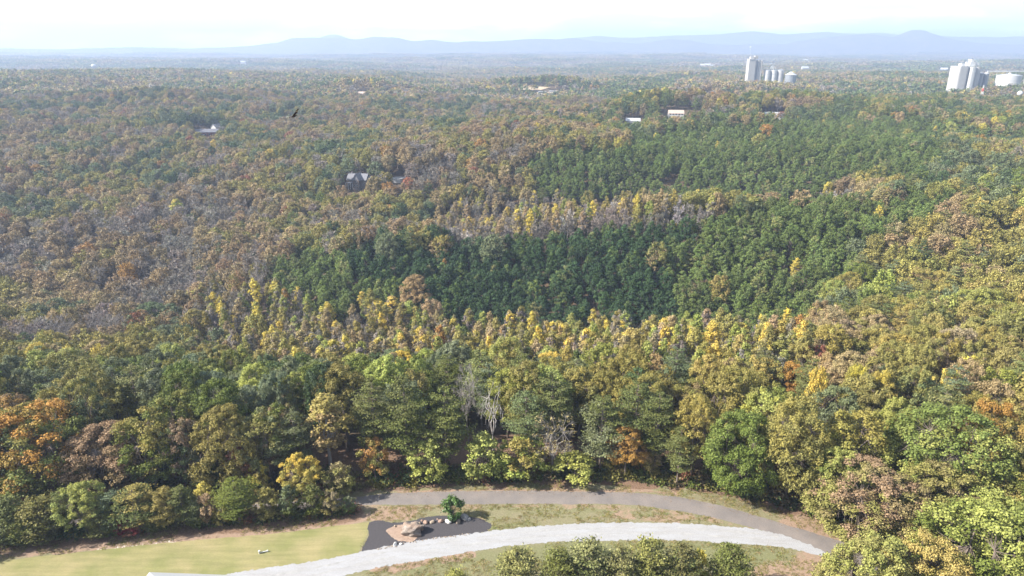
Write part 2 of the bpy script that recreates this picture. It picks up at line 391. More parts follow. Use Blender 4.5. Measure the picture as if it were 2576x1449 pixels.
# far models
def blob(name, seed, H, w, k=7, sub=8, leafm=None, cone=False):
    r = np.random.default_rng(seed); 
    P = crown_pts(k, r, w/2-1.2, H*.35, H-1.5, 'cone' if cone else 'round', .3)
    V, F, c = lobes_cloud(P, r.uniform(1.4, 2.4, len(P)), sub, .95, r, .5, H*.3, H)
    segs = [((0, 0, -2), (0, 0, H*.5), .014*H, .01*H)]
    return Proto(name, (V, F, c), tubes(segs, 3), H, w, leafm or M_leaf, M_bark)
OAKF = [blob(f'oak_far{i}', 200+i, 17, 11, 12, 12) for i in range(5)]
PINF = [blob(f'pine_far{i}', 210+i, 16, 7, 9, 10, M_needle, True) for i in range(3)]
def patch(name, seed, sz=95, cell=10.5):
    r = np.random.default_rng(seed); C_ = []; R_ = []
    m = int(sz/cell)
    for i in range(m):
        for j in range(m):
            C_.append((-sz/2+(i+r.random())*cell, -sz/2+(j+r.random())*cell, r.uniform(9, 15))); R_.append(r.uniform(3.8, 6.5))
    C_ = np.array(C_); R_ = np.array(R_)
    V, F, c = lobes_cloud(C_, R_, 9, 2.6, r, .7, 5, 20)
    return Proto(name, (V, F, c), tubes([((0, 0, -2), (0, 0, 6), .3, .2)], 3), 15, sz, M_leaf, M_bark)
PATCH = [patch(f'canopy{i}', 220+i) for i in range(4)]

# ------------------------------------------------------------------ object helpers
def link(name, me, parent=None, loc=None):
    o = bpy.data.objects.new(name, me); C.objects.link(o)
    if parent: o.parent = parent
    if loc is not None: o.location = loc
    return o
def empty(name, loc, rz=0, label=None, cat=None, group=None):
    o = bpy.data.objects.new(name, None); C.objects.link(o); o.location = loc; o.rotation_euler = (0, 0, rz)
    o.empty_display_size = 1
    if label: tag(o, label, cat, group)
    return o
def tag(o, label, cat=None, group=None, kind=None):
    o['label'] = label
    if cat: o['category'] = cat
    if group: o['group'] = group
    if kind: o['kind'] = kind
    return o

def scatter(name, protos, P, rz, sc, tint, tintb, idx, label):
    """one stuff object: many trees past the limit, instanced on points"""
    n = len(P); me = bpy.data.meshes.new(name); me.vertices.add(n); me.vertices.foreach_set('co', np.asarray(P, np.float32).ravel())
    def att(nm, ty, key, arr):
        a = me.attributes.new(nm, ty, 'POINT'); a.data.foreach_set(key, arr)
    rot = np.zeros((n, 3), np.float32); rot[:, 2] = rz
    att('rot', 'FLOAT_VECTOR', 'vector', rot.ravel()); att('scl', 'FLOAT_VECTOR', 'vector', np.asarray(sc, np.float32).ravel())
    att('idx', 'INT', 'value', np.asarray(idx, np.int32))
    one = np.ones((n, 1))
    att('tint', 'FLOAT_COLOR', 'color', np.concatenate([tint, one], 1).astype(np.float32).ravel())
    att('tint_b', 'FLOAT_COLOR', 'color', np.concatenate([tintb, one], 1).astype(np.float32).ravel())
    o = bpy.data.objects.new(name, me); C.objects.link(o)
    g = bpy.data.node_groups.new(name, 'GeometryNodeTree')
    g.interface.new_socket('Geometry', in_out='INPUT', socket_type='NodeSocketGeometry')
    g.interface.new_socket('Geometry', in_out='OUTPUT', socket_type='NodeSocketGeometry')
    gi = g.nodes.new('NodeGroupInput'); go = g.nodes.new('NodeGroupOutput'); j = g.nodes.new('GeometryNodeJoinGeometry')
    def na(nm, ty):
        a = g.nodes.new('GeometryNodeInputNamedAttribute'); a.data_type = ty; a.inputs['Name'].default_value = nm
        return [s for s in a.outputs if s.enabled][0]
    r_ = g.nodes.new('FunctionNodeEulerToRotation'); g.links.new(na('rot', 'FLOAT_VECTOR'), r_.inputs[0])
    s_ = na('scl', 'FLOAT_VECTOR'); ix = na('idx', 'INT')
    for k, p in enumerate(protos):
        oi = g.nodes.new('GeometryNodeObjectInfo'); oi.inputs['Object'].default_value = p.whole; oi.inputs['As Instance'].default_value = True
        ip = g.nodes.new('GeometryNodeInstanceOnPoints'); cp = g.nodes.new('FunctionNodeCompare'); cp.data_type = 'INT'; cp.operation = 'EQUAL'
        ins = [s for s in cp.inputs if s.enabled]; g.links.new(ix, ins[0]); ins[1].default_value = k
        g.links.new(gi.outputs[0], ip.inputs['Points']); g.links.new(cp.outputs[0], ip.inputs['Selection'])
        g.links.new(oi.outputs['Geometry'], ip.inputs['Instance']); g.links.new(r_.outputs[0], ip.inputs['Rotation']); g.links.new(s_, ip.inputs['Scale'])
        g.links.new(ip.outputs[0], j.inputs[0])
    g.links.new(j.outputs[0], go.inputs[0])
    md = o.modifiers.new('trees', 'NODES'); md.node_group = g
    tag(o, label, kind='stuff'); o['category'] = 'woods'
    del o['category']
    return o

def tree_obj(name, p, X, Y, Z, H, w, rz, tint, tintb, label, cat, group):
    t = empty(name, (X, Y, Z), rz, label, cat, group)
    t.scale = (w/p.w, w/p.w, H/p.H)
    b = link('trunk', p.trunk, t)
    if p.crown:
        c = link('crown', p.crown, t); c['tint'] = [float(v) for v in tint]; c['tint_b'] = [float(v) for v in tintb]
    return t
#PART2
# ------------------------------------------------------------------ terrain sheet to the horizon
def pip(px, py, poly):
    px = np.asarray(px, float); py = np.asarray(py, float); ins = np.zeros(px.shape, bool); n = len(poly); j = n-1
    for i in range(n):
        xi, yi = poly[i]; xj, yj = poly[j]
        c = ((yi > py) != (yj > py)) & (px < (xj-xi)*(py-yi)/((yj-yi) or 1e-9)+xi); ins ^= c; j = i
    return ins
def sdist(px, py, poly, closed=True):
    """signed distance, positive inside"""
    px = np.asarray(px, float); py = np.asarray(py, float); best = np.full(px.shape, 1e9); n = len(poly)
    for i in range(n if closed else n-1):
        ax, ay = poly[i]; bx, by = poly[(i+1) % n]; dx, dy = bx-ax, by-ay; l2 = dx*dx+dy*dy or 1e-9
        t = np.clip(((px-ax)*dx+(py-ay)*dy)/l2, 0, 1); best = np.minimum(best, np.hypot(px-ax-t*dx, py-ay-t*dy))
    return np.where(pip(px, py, poly), best, -best) if closed else best
def W2(pts): return [on_plane(*p) for p in pts]

rr = np.concatenate([[0.5], np.geomspace(20, 11800, 250)]); na_ = 400
aa = np.linspace(0, 2*np.pi, na_, endpoint=False)
gx = rr[:, None]*np.sin(aa)[None]; gy = rr[:, None]*np.cos(aa)[None]
gz = terr(gx, gy)
V = np.stack([gx, gy, gz], -1).reshape(-1, 3)
i, j = np.meshgrid(np.arange(len(rr)-1), np.arange(na_), indexing='ij')
a0 = i*na_+j; a1 = i*na_+(j+1) % na_
F = np.stack([a0, a1, a1+na_, a0+na_], -1).reshape(-1, 4)[:, ::-1]
m, n, b, o = new_mat('forest_floor')
c = nramp(n, nnoise(n, .9, 8, .7), [(.3, (.035, .024, .014)), (.5, (.085, .055, .032)), (.72, (.15, .095, .05))])
g2 = nramp(n, nnoise(n, .004, 5, .6), [(.4, (.9, .95, .8)), (.6, (1, 1, 1))])
n.links.new(nmix(n, c, g2, 1.0, 'MULTIPLY'), b.inputs['Base Color']); b.inputs['Roughness'].default_value = .95
M_floor = m
g = link('ground', mk_mesh('ground', V, F, [M_floor], smooth=True)); tag(g, 'leaf covered ground under the woods reaching to the horizon', kind='structure')

# ------------------------------------------------------------------ near ground: grass verge with clay, dry and litter areas
road_top = [(-150,1352),(0,1322),(250,1300),(488,1279),(700,1264),(891,1251),(969,1242),(1077,1237),(1292,1234),(1471,1237),(1593,1239),(1708,1250),(1822,1273),(1898,1296),(1975,1319),(2066,1346),(2135,1368),(2204,1402),(2290,1462),(2350,1530)]
road_bot = [(-150,1384),(0,1350),(250,1325),(488,1301),(700,1284),(898,1269),(1041,1270),(1220,1268),(1471,1268),(1593,1269),(1708,1285),(1784,1300),(1860,1319),(1925,1336),(2013,1362),(2085,1394),(2127,1420),(2190,1480),(2230,1540)]
grav_top = [(380,1500),(524,1452),(651,1431),(755,1418),(838,1404),(898,1390),(1041,1360),(1220,1337),(1363,1322),(1507,1315),(1677,1314),(1822,1323),(1917,1332),(1975,1347),(2030,1368),(2090,1396)]
grav_bot = [(700,1500),(862,1449),(955,1426),(1077,1407),(1220,1382),(1363,1364),(1542,1360),(1708,1357),(1822,1367),(1936,1372),(2013,1384),(2081,1403),(2100,1404)]
edge = [(-300,1300),(0,1294),(250,1278),(488,1264),(700,1250),(880,1241),(1005,1230),(1201,1216),(1469,1212),(1677,1224),(1822,1243),(1905,1262),(1975,1286),(2062,1303),(2120,1345),(2230,1390),(2330,1450),(2420,1560),(2420,1800),(-300,1800)]
OPEN = W2(edge)
hedge_line = W2([(-200,1395),(0,1372),(200,1352),(420,1335),(600,1322),(760,1310),(890,1296)])
CLEAR_TOP = OPEN
xs = np.arange(-150, 150.1, .5); ys = np.arange(62, 142.1, .5)
X, Y = np.meshgrid(xs, ys, indexing='xy')
nzw = (vnoise(X*.45+3, Y*.45+8)-.5)*3 + (vnoise(X*1.5, Y*1.5)-.5)*1.2
d_open = sdist(X, Y, OPEN) + nzw*.9
litter = 1-sstep(-.5, 2.2, d_open)
dh = sdist(X, Y, hedge_line, False); below = 1.0
hedge_sh = 1-sstep(1.2, 3.2, dh+nzw*.4)
def near(pts, w): return 1-sstep(w*.4, w, sdist(X, Y, W2(pts), False)+nzw*.6)
clay = np.maximum.reduce([
    near([(-100,1405),(216,1375),(488,1352),(651,1340),(838,1316),(930,1300),(1030,1290)], 2.6)*.85,
    near([(955,1430),(1077,1411),(1180,1393)], 1.5)*.95,
    near([(2050,1300),(2005,1312),(2085,1345)], 4.2)*.95, near([(1930,1285),(1990,1305)], 1.6)*.5,
    near([(2060,1420),(2010,1450),(1900,1470)], 5.5)*.75, near([(1700,1236),(1850,1262)], 1.0)*.5,
    near([(1200,1304),(1245,1316)], .6)*.7, near([(1560,1300),(1800,1306)], 1.6)*.6,
    near([(1180,1275),(900,1286)], 1.6)*.35, near([(1000,1237),(1500,1232),(1700,1240)], 1.2)*.7,
    near([(890,1276),(1471,1273),(1708,1290),(1925,1340)], .7)*.55])
green = np.maximum.reduce([near([(216,1380),(400,1366),(560,1350)], 1.6)*.8, near([(1220,1328),(1330,1320)], 1.2),
    near([(1300,1400),(1600,1385),(1850,1395),(1950,1400)], 4.5)*.75, near([(1050,1430),(1250,1410)], 4)*.6, near([(1250,1280),(1500,1285),(1750,1305)], 1.6)*.45])
stony = near([(216,1392),(330,1377),(480,1362)], .8)
V = np.stack([X, Y, np.full_like(X, .004)+ .0*X], -1).reshape(-1, 3)
V[:, 2] = terr(V[:, 0], V[:, 1]) + .004
nx = len(xs); ny = len(ys); i, j = np.meshgrid(np.arange(ny-1), np.arange(nx-1), indexing='ij'); a0 = (i*nx+j).ravel()
F = np.stack([a0, a0+1, a0+1+nx, a0+nx], -1)
me = mk_mesh('grass_verge', V, F, [], smooth=True)
a = me.attributes.new('zones', 'FLOAT_COLOR', 'POINT')
lit = np.clip(np.maximum(litter, hedge_sh*.8), 0, 1)
a.data.foreach_set('color', np.stack([lit, clay, green, stony], -1).reshape(-1).astype(np.float32))
m, n, b, o = new_mat('verge')
at = n.nodes.new('ShaderNodeAttribute'); at.attribute_name = 'zones'; sp = n.nodes.new('ShaderNodeSeparateColor'); n.links.new(at.outputs['Color'], sp.inputs[0])
fine = nnoise(n, 3.2, 8, .75); mid = nnoise(n, .35, 6, .65); big = nnoise(n, .09, 3)
dry = nramp(n, fine, [(.28, (.12, .10, .055)), (.5, (.20, .168, .10)), (.72, (.29, .245, .16))])
grn = nramp(n, fine, [(.28, (.085, .088, .035)), (.5, (.145, .145, .062)), (.75, (.22, .205, .10))])
cly = nramp(n, fine, [(.25, (.17, .11, .07)), (.5, (.25, .17, .115)), (.75, (.33, .24, .175))])
ltr = nramp(n, fine, [(.3, (.05, .03, .02)), (.5, (.15, .09, .055)), (.72, (.30, .19, .12))])
def sharp(x, noise, w=.35): return nramp(n, nmath(n, 'ADD', x, nmath(n, 'MULTIPLY', nmath(n, 'SUBTRACT', noise, .5), 1.3)), [(.5-w/2, 0.0), (.5+w/2, 1.0)])
c = nmix(n, grn, dry, nramp(n, mid, [(.3, 0.0), (.7, 1.0)]))
c = nmix(n, c, grn, sharp(sp.outputs[2], mid, .5))
c = nmix(n, c, cly, sharp(sp.outputs[1], nnoise(n, .8, 7, .7)))
c = nmix(n, c, ltr, sharp(sp.outputs[0], nnoise(n, 1.1, 7, .7)))
st = nmath(n, 'MULTIPLY', at.outputs['Alpha'], nramp(n, nnoise(n, 2.2, 5, .7), [(.5, 0.0), (.56, 1.0)]))
c = nmix(n, c, (.62, .58, .52), st)
n.links.new(c, b.inputs['Base Color']); b.inputs['Roughness'].default_value = .95; nbump(n, b, fine, .7, .12)
me.materials.append(m)
tag(link('grass_verge', me), 'patchy grass and bare red clay beside the drive', kind='structure')

def resample(pts, step=.35):
    out = []
    for (ax, ay), (bx, by) in zip(pts[:-1], pts[1:]):
        k = max(1, int(math.hypot(bx-ax, by-ay)/step))
        for q in range(k): out.append((ax+(bx-ax)*q/k, ay+(by-ay)*q/k))
    out.append(pts[-1]); return out
def smooth_line(pts, it=2):
    for _ in range(it):
        q = [pts[0]]
        for a_, b_ in zip(pts[:-1], pts[1:]):
            q += [(a_[0]*.75+b_[0]*.25, a_[1]*.75+b_[1]*.25), (a_[0]*.25+b_[0]*.75, a_[1]*.25+b_[1]*.75)]
        q.append(pts[-1]); pts = q
    return pts
def rough(pts, amp, sc=.8, seed=0):
    p = np.array(pts); dx = (vnoise(p[:, 0]*sc+seed, p[:, 1]*sc)-.5) + (vnoise(p[:, 0]*sc*4+seed, p[:, 1]*sc*4)-.5)*.7
    dy = (vnoise(p[:, 0]*sc+seed+50, p[:, 1]*sc)-.5) + (vnoise(p[:, 0]*sc*4+seed+50, p[:, 1]*sc*4)-.5)*.7
    return list(zip(p[:, 0]+dx*amp, p[:, 1]+dy*amp))
def sheet(name, poly, z, mat, label, kind='structure', crown=None):
    tris = tessellate_polygon([[Vector((x, y, 0)) for x, y in poly]])
    V = [(x, y, z) for x, y in poly]; me = bpy.data.meshes.new(name); me.from_pydata(V, [], [t if (Vector(V[t[1]])-Vector(V[t[0]])).cross(Vector(V[t[2]])-Vector(V[t[0]])).z > 0 else t[::-1] for t in tris])
    me.materials.append(mat); o = link(name, me); tag(o, label, kind=kind); return o
# paved road
m, n, b, o = new_mat('asphalt')
f = nnoise(n, 5, 9, .8); w = nnoise(n, .22, 5, .6)
c = nmix(n, nramp(n, f, [(.3, (.135, .119, .108)), (.7, (.22, .196, .178))]), nramp(n, w, [(.35, (.82, .82, .84)), (.65, (1.12, 1.08, 1.05))]), 1.0, 'MULTIPLY')
c = nmix(n, c, (.075, .072, .074), nramp(n, nnoise(n, .5, 8, .6, dist=1.2), [(.492, 0.0), (.5, .45), (.508, 0.0)]))
n.links.new(c, b.inputs['Base Color']); b.inputs['Roughness'].default_value = .85; nbump(n, b, f, .5, .02)
rt = smooth_line(W2(road_top)); rb = smooth_line(W2(road_bot))
sheet('paved_road', rough(resample(rt), .28, .9, 3) + rough(resample(rb), .28, .9, 9)[::-1], .012, m, 'grey asphalt road curving along the woods')
# gravel drive
m, n, b, o = new_mat('white_gravel')
f = nnoise(n, 7, 9, .85); w = nnoise(n, .5, 6, .65, vec=nmap(n, (.35, 1.4, 1)))
c = nmix(n, nramp(n, f, [(.25, (.16, .16, .165)), (.5, (.30, .30, .305)), (.75, (.46, .46, .465))]), nramp(n, w, [(.3, (.86, .83, .79)), (.6, (1, 1, 1))]), 1.0, 'MULTIPLY')
n.links.new(c, b.inputs['Base Color']); b.inputs['Roughness'].default_value = .9; nbump(n, b, f, .8, .05)
gt = smooth_line(W2(grav_top)); gb = smooth_line(W2(grav_bot))
sheet('gravel_drive', rough(resample(gt, .2), .45, 1.5, 5) + rough(resample(gb, .2), .45, 1.5, 7)[::-1], .020, m, 'white gravel drive sweeping up to the asphalt road')
# wheel tracks pressed into the gravel
m = plain('worn_gravel', (.285, .28, .272), .95, .35, 1.1)
ga = np.array(resample(gt, .5)); gbb = np.array(gb)
for fr in (.30, .62):
    up_ = []; dn_ = []
    for q, p in enumerate(ga[8:-14]):
        o2 = gbb[np.argmin(np.hypot(gbb[:, 0]-p[0], gbb[:, 1]-p[1]))]; v2 = o2-p; L2 = np.hypot(*v2)+1e-6
        wv = -.06+.50*float(vnoise(p[:1]*.8+fr*9, p[1:]*.8)[0]); ce = p+v2*fr; wv = max(wv, .01); up_.append(tuple(ce-v2/L2*wv)); dn_.append(tuple(ce+v2/L2*wv))
    sheet('wheel_track', rough(up_, .25, 1.7, 3) + rough(dn_, .25, 1.7, 8)[::-1], .025 + fr*.003, m, 'greyish wheel track worn along the white gravel drive')
# lawn
m, n, b, o = new_mat('mown_lawn')
f = nnoise(n, 4, 8, .75); w = nnoise(n, .5, 5, .6, vec=nmap(n, (.25, 2.2, 1), (0, 0, .12))); w2 = nnoise(n, .12, 4, .6)
c = nmix(n, (.17, .17, .058), (.25, .215, .10), nramp(n, w2, [(.38, 0.0), (.62, 1.0)]))
c = nmix(n, c, nramp(n, w, [(.3, (.82, .84, .78)), (.7, (1.14, 1.12, 1.12))]), 1.0, 'MULTIPLY')
c = nmix(n, c, nramp(n, f, [(.25, .78), (.75, 1.18)]), 1.0, 'MULTIPLY')
n.links.new(c, b.inputs['Base Color']); b.inputs['Roughness'].default_value = .95; nbump(n, b, f, .5, .06)
lawn = smooth_line(W2([(-200,1440),(0,1410),(216,1388),(330,1374),(488,1359),(651,1346),(760,1334),(838,1323),(900,1316),(928,1314)]), 2)
lawn2 = W2([(924,1345),(900,1392),(838,1408),(651,1440),(524,1465),(300,1600),(-300,1600)])
sheet('lawn', rough(resample(lawn), .25, .7, 2)+resample(lawn2, 1.0), .008, m, 'mown yellow green lawn beside the gravel drive')
# mulch bed and bare clay round the boulder
m, n, b, o = new_mat('dark_mulch')
f = nnoise(n, 6, 9, .85)
c = nramp(n, f, [(.25, (.016, .015, .016)), (.5, (.050, .045, .048)), (.75, (.13, .12, .125))])
n.links.new(c, b.inputs['Base Color']); b.inputs['Roughness'].default_value = .95; nbump(n, b, f, .9, .12)
mb = smooth_line(W2([(905,1392),(920,1365),(930,1345),(924,1325),(930,1313),(955,1309),(975,1313),(1000,1316),(1041,1308),(1080,1300),(1113,1296),(1184,1299),(1215,1308),(1234,1316),(1242,1324),(1216,1341),(1131,1353),(1041,1365),(948,1386),(905,1392)]), 1)
sheet('mulch_bed', rough(resample(mb, .2), .35, 1.3, 4), .014, m, 'dark mulch bed round the boulder and young tree')
m, n, b, o = new_mat('bare_clay')
c = nramp(n, nnoise(n, 1.6, 8, .7), [(.25, (.19, .125, .09)), (.5, (.29, .205, .15)), (.75, (.37, .28, .22))])
n.links.new(c, b.inputs['Base Color']); b.inputs['Roughness'].default_value = .95; nbump(n, b, nnoise(n, 1.6, 8, .7), .8, .3)
def z4(x, y): return ((900+x/2.342)*.8385, (1400+y/2.342)*.8385)
cp_ = smooth_line(W2([z4(*p) for p in [(605,450),(650,415),(700,405),(800,405),(850,440),(820,500),(790,530),(700,530),(650,500),(605,450)]]), 2)
sheet('clay_patch', rough(resample(cp_, .2), .35, 1.2, 8), .018, m, 'bare pinkish clay patch round the boulder')

# ------------------------------------------------------------------ air
far_top = 0
# ------------------------------------------------------------------ mountains
def ridge(name, prof, Y0, mat, label, depth, foot=-70, seed=0):
    global far_top
    pr = np.array([at_Y(px, py, Y0) for px, py in prof])
    xs = np.linspace(pr[0, 0]-1500, pr[-1, 0]+1500, 420); h = np.interp(xs, pr[:, 0], pr[:, 1])
    h += (vnoise(xs/260+seed, xs*0+seed)-.5)*14 + (vnoise(xs/90+seed, xs*0+seed+3)-.5)*6
    e = sstep(pr[0, 0]-1500, pr[0, 0], xs)*(1-sstep(pr[-1, 0]+100, pr[-1, 0]+1500, xs)); h = foot+(h-foot)*e
    vs = np.linspace(-1, 1, 44); Xg, Vg = np.meshgrid(xs, vs, indexing='xy'); Hg = np.broadcast_to(h, Xg.shape)
    f = np.clip(1-np.abs(Vg), 0, 1)**1.25
    sp_ = (vnoise(Xg/420+seed, Vg*2.2+seed)-.5)*.55*f*(1-f)*2.2
    Z = foot + (Hg-foot)*np.clip(f+sp_*np.abs(Vg) ** .5, 0, 1.0)
    Yg = Y0 + Vg*depth
    V = np.stack([Xg, Yg, Z], -1).reshape(-1, 3); nx = len(xs); ny = len(vs)
    i, j = np.meshgrid(np.arange(ny-1), np.arange(nx-1), indexing='ij'); a0 = (i*nx+j).ravel()
    o = link(name, mk_mesh(name, V, np.stack([a0, a0+1, a0+1+nx, a0+nx], -1), [mat], smooth=True)); tag(o, label, kind='structure')
    far_top = max(far_top, float(Z.max()))
m, n, b, o = new_mat('wooded_mountain')
n.links.new(nramp(n, nnoise(n, .012, 6, .65), [(.35, (.045, .05, .03)), (.65, (.12, .10, .06))]), b.inputs['Base Color']); b.inputs['Roughness'].default_value = 1
ridge('mountain_ridge', [(560,118),(640,113),(700,106),(735,94),(780,92),(850,92),(900,98),(940,90),(985,92),(1040,103),(1090,99),(1150,105),(1230,101),(1340,97),(1400,97),(1440,94),(1500,103),(1600,109),(1680,96),(1720,99),(1780,109),(1860,112),(1980,108),(2050,96),(2120,86),(2180,85),(2250,91),(2278,80),(2298,73),(2325,74),(2350,84),(2400,97),(2450,105),(2576,111)], 8600, m, 'wooded front ridge with one steep sided knob', 1300, seed=2)
ridge('mountain_range', [(1300,108),(1450,93),(1500,87),(1560,93),(1650,91),(1750,86),(1820,83),(1880,77),(1900,77),(1960,85),(2080,79),(2120,83),(2200,81),(2400,91),(2450,93),(2640,88)], 11000, m, 'pale far mountain range behind the front ridge', 1200, seed=12)
ridge('mountain_peak', [(760,112),(800,96),(828,87),(843,85),(858,88),(885,97),(930,112)], 10300, m, 'small pointed peak behind the front ridge', 900, seed=21)

# haze
zlo = float(gz.min())-1.5; zlo = min(zlo, -72.0); zhi = max(far_top, CAM_H)+15
me = bpy.data.meshes.new('haze'); bx = 12400
me.from_pydata([(x, y, z) for x in (-bx, bx) for y in (-bx, bx) for z in (zlo, zhi)], [], [(0,1,3,2),(4,6,7,5),(0,4,5,1),(2,3,7,6),(0,2,6,4),(1,5,7,3)])
m = bpy.data.materials.new('air'); m.use_nodes = True; n = m.node_tree; n.nodes.clear()
pv = n.nodes.new('ShaderNodeVolumePrincipled'); oo = n.nodes.new('ShaderNodeOutputMaterial'); n.links.new(pv.outputs[0], oo.inputs['Volume'])
pv.inputs['Density'].default_value = HAZE; pv.inputs['Color'].default_value = (.58, .71, .97, 1); pv.inputs['Anisotropy'].default_value = .15
me.materials.append(m); tag(link('haze', me), 'thin blue haze filling the air over the valley', kind='stuff')

# ------------------------------------------------------------------ small mesh builder for built things
class MB:
    def __init__(s): s.v = []; s.f = []
    def quad(s, *p): k = len(s.v); s.v += [tuple(q) for q in p]; s.f.append(tuple(range(k, k+len(p))))
    def box(s, x0, x1, y0, y1, z0, z1):
        k = len(s.v); s.v += [(x, y, z) for x in (x0, x1) for y in (y0, y1) for z in (z0, z1)]
        s.f += [tuple(k+q for q in f) for f in ((0,1,3,2),(4,6,7,5),(0,4,5,1),(2,3,7,6),(0,2,6,4),(1,5,7,3))]
    def cyl(s, x, y, z0, z1, r0, r1=None, n=20, cap=True):
        r1 = r0 if r1 is None else r1; k = len(s.v)
        for z, r in ((z0, r0), (z1, r1)): s.v += [(x+r*math.cos(a*2*math.pi/n), y+r*math.sin(a*2*math.pi/n), z) for a in range(n)]
        s.f += [(k+a, k+(a+1) % n, k+n+(a+1) % n, k+n+a) for a in range(n)]
        if cap:
            k2 = len(s.v); s.v += s.v[k:k+2*n]; s.f += [tuple(range(k2+n, k2+2*n)), tuple(range(k2+n-1, k2-1, -1))]
    def beam(s, p, q, r=.3, n=6):
        V, F = tubes([(p, q, r, r)], n); k = len(s.v); s.v += [tuple(x) for x in V]; s.f += [tuple(int(y)+k for y in f) for f in F]
    def gable(s, x0, x1, y0, y1, z, h, t=.25, over=.5):
        """gabled roof slabs, ridge along x"""
        ym = (y0+y1)/2; x0 -= over; x1 += over; sl = h/((y1-y0)/2); e = over*sl
        for sgn, ye in ((-1, y0-over), (1, y1+over)):
            a = [(x0, ye, z-e), (x1, ye, z-e), (x1, ym, z+h), (x0, ym, z+h)]
            b_ = [(p[0], p[1], p[2]+t) for p in a]; k = len(s.v); s.v += a+b_
            s.f += [(k+3, k+2, k+1, k), (k+4, k+5, k+6, k+7)]+[(k+q, k+(q+1) % 4, k+4+(q+1) % 4, k+4+q) for q in range(4)]
    def gend(s, x, y0, y1, z, h, t=.12):
        ym = (y0+y1)/2; k = len(s.v); s.v += [(x, y0, z), (x, y1, z), (x, ym, z+h), (x+t, y0, z), (x+t, y1, z), (x+t, ym, z+h)]
        s.f += [(k, k+1, k+2), (k+5, k+4, k+3), (k, k+3, k+4, k+1), (k+1, k+4, k+5, k+2), (k+2, k+5, k+3, k)]
    def obj(s, name, mat, parent=None, smooth=False):
        me = bpy.data.meshes.new(name); me.from_pydata(s.v, [], s.f); me.materials.append(mat)
        if smooth: me.polygons.foreach_set('use_smooth', [len(f) == 4 for f in s.f])
        me.update(); return link(name, me, parent)
M_wwall = plain('white_siding', (.42, .41, .40), .7, .06); M_brick = plain('red_brick', (.20, .075, .06), .85, .25, 2)
M_pink = plain('pale_brick', (.46, .30, .25), .85, .15, 2); M_stone = plain('stone_wall', (.13, .105, .09), .9, .35, 1.2)
M_rgrey = plain('grey_shingle', (.15, .15, .165), .85, .15, 1); M_rdark = plain('dark_shingle', (.12, .12, .14), .85, .15, 1)
M_rtan = plain('tan_shingle', (.40, .31, .25), .85, .15, 1); M_rwhite = plain('white_metal_roof', (.38, .39, .40), .4, .05)
M_glass = plain('window_glass', (.03, .035, .045), .12, .2); M_conc = plain('pale_concrete', (.37, .36, .345), .85, .12, .15)
M_steel = plain('galvanised_steel', (.20, .215, .23), .45, .1, .4); M_tankw = plain('white_tank', (.46, .455, .44), .5, .05, .2)
M_bluegrey = plain('blue_grey_metal', (.22, .30, .38), .5, .15); M_red = plain('red_paint', (.5, .07, .05), .5, .1)
M_trim = plain('white_trim', (.50, .50, .49), .6, .03); M_dkmetal = plain('dark_metal', (.08, .085, .09), .5, .2)

CLEARS = []      # (X, Y, radius, length of the gap towards the viewer)
def house(name, px, py, w, d, h, rh, rz, wall, roof, label, cat='house', wins=4, up=None, clear=(10, 60), storeys=1, gable_m=None, Yset=None, chim=False):
    X, Y = hit(px, py, h*.9 if up is None else up) if Yset is None else (at_Y(px, py, Yset)[0], Yset)
    z = t1(X, Y); CLEARS.append((X, Y, clear[0], clear[1]))
    t = empty(name, (X, Y, z), rz, label, cat)
    b_ = MB(); b_.box(-w/2, w/2, -d/2, d/2, -3, h); b_.obj('wall', wall, t)
    for s in (-1, 1):
        g_ = MB(); g_.gend(s*w/2-(.12 if s > 0 else 0), -d/2, d/2, h, rh-.05); g_.obj('gable', gable_m or wall, t)
    r_ = MB(); r_.gable(-w/2, w/2, -d/2, d/2, h+.01, rh); ro = r_.obj('roof', roof, t)
    if chim: c_ = MB(); c_.box(w*.3, w*.3+1.2, -.6, .6, h, h+rh+1.2); c_.obj('chimney', M_stone, ro)
    for k in range(wins):
        for st in range(storeys):
            xc = -w/2+w*(k+.5)/wins; z0 = 1+2.9*st
            m_ = MB(); m_.box(xc-.75, xc+.75, -d/2-.06, -d/2+.02, z0-.1, z0+1.5); fr = m_.obj('window', M_trim, t)
            m_ = MB(); m_.box(xc-.62, xc+.62, -d/2-.09, -d/2-.062, z0, z0+1.38); m_.obj('pane', M_glass, fr)
    m_ = MB(); xc = -w/2+w*(wins//2+.0)/wins if wins else 0; m_.box(xc-.5, xc+.5, -d/2-.08, -d/2+.02, 0, 2.1); m_.obj('door', M_trim if wall is not M_wwall else M_rdark, t)
    return t, X, Y, z
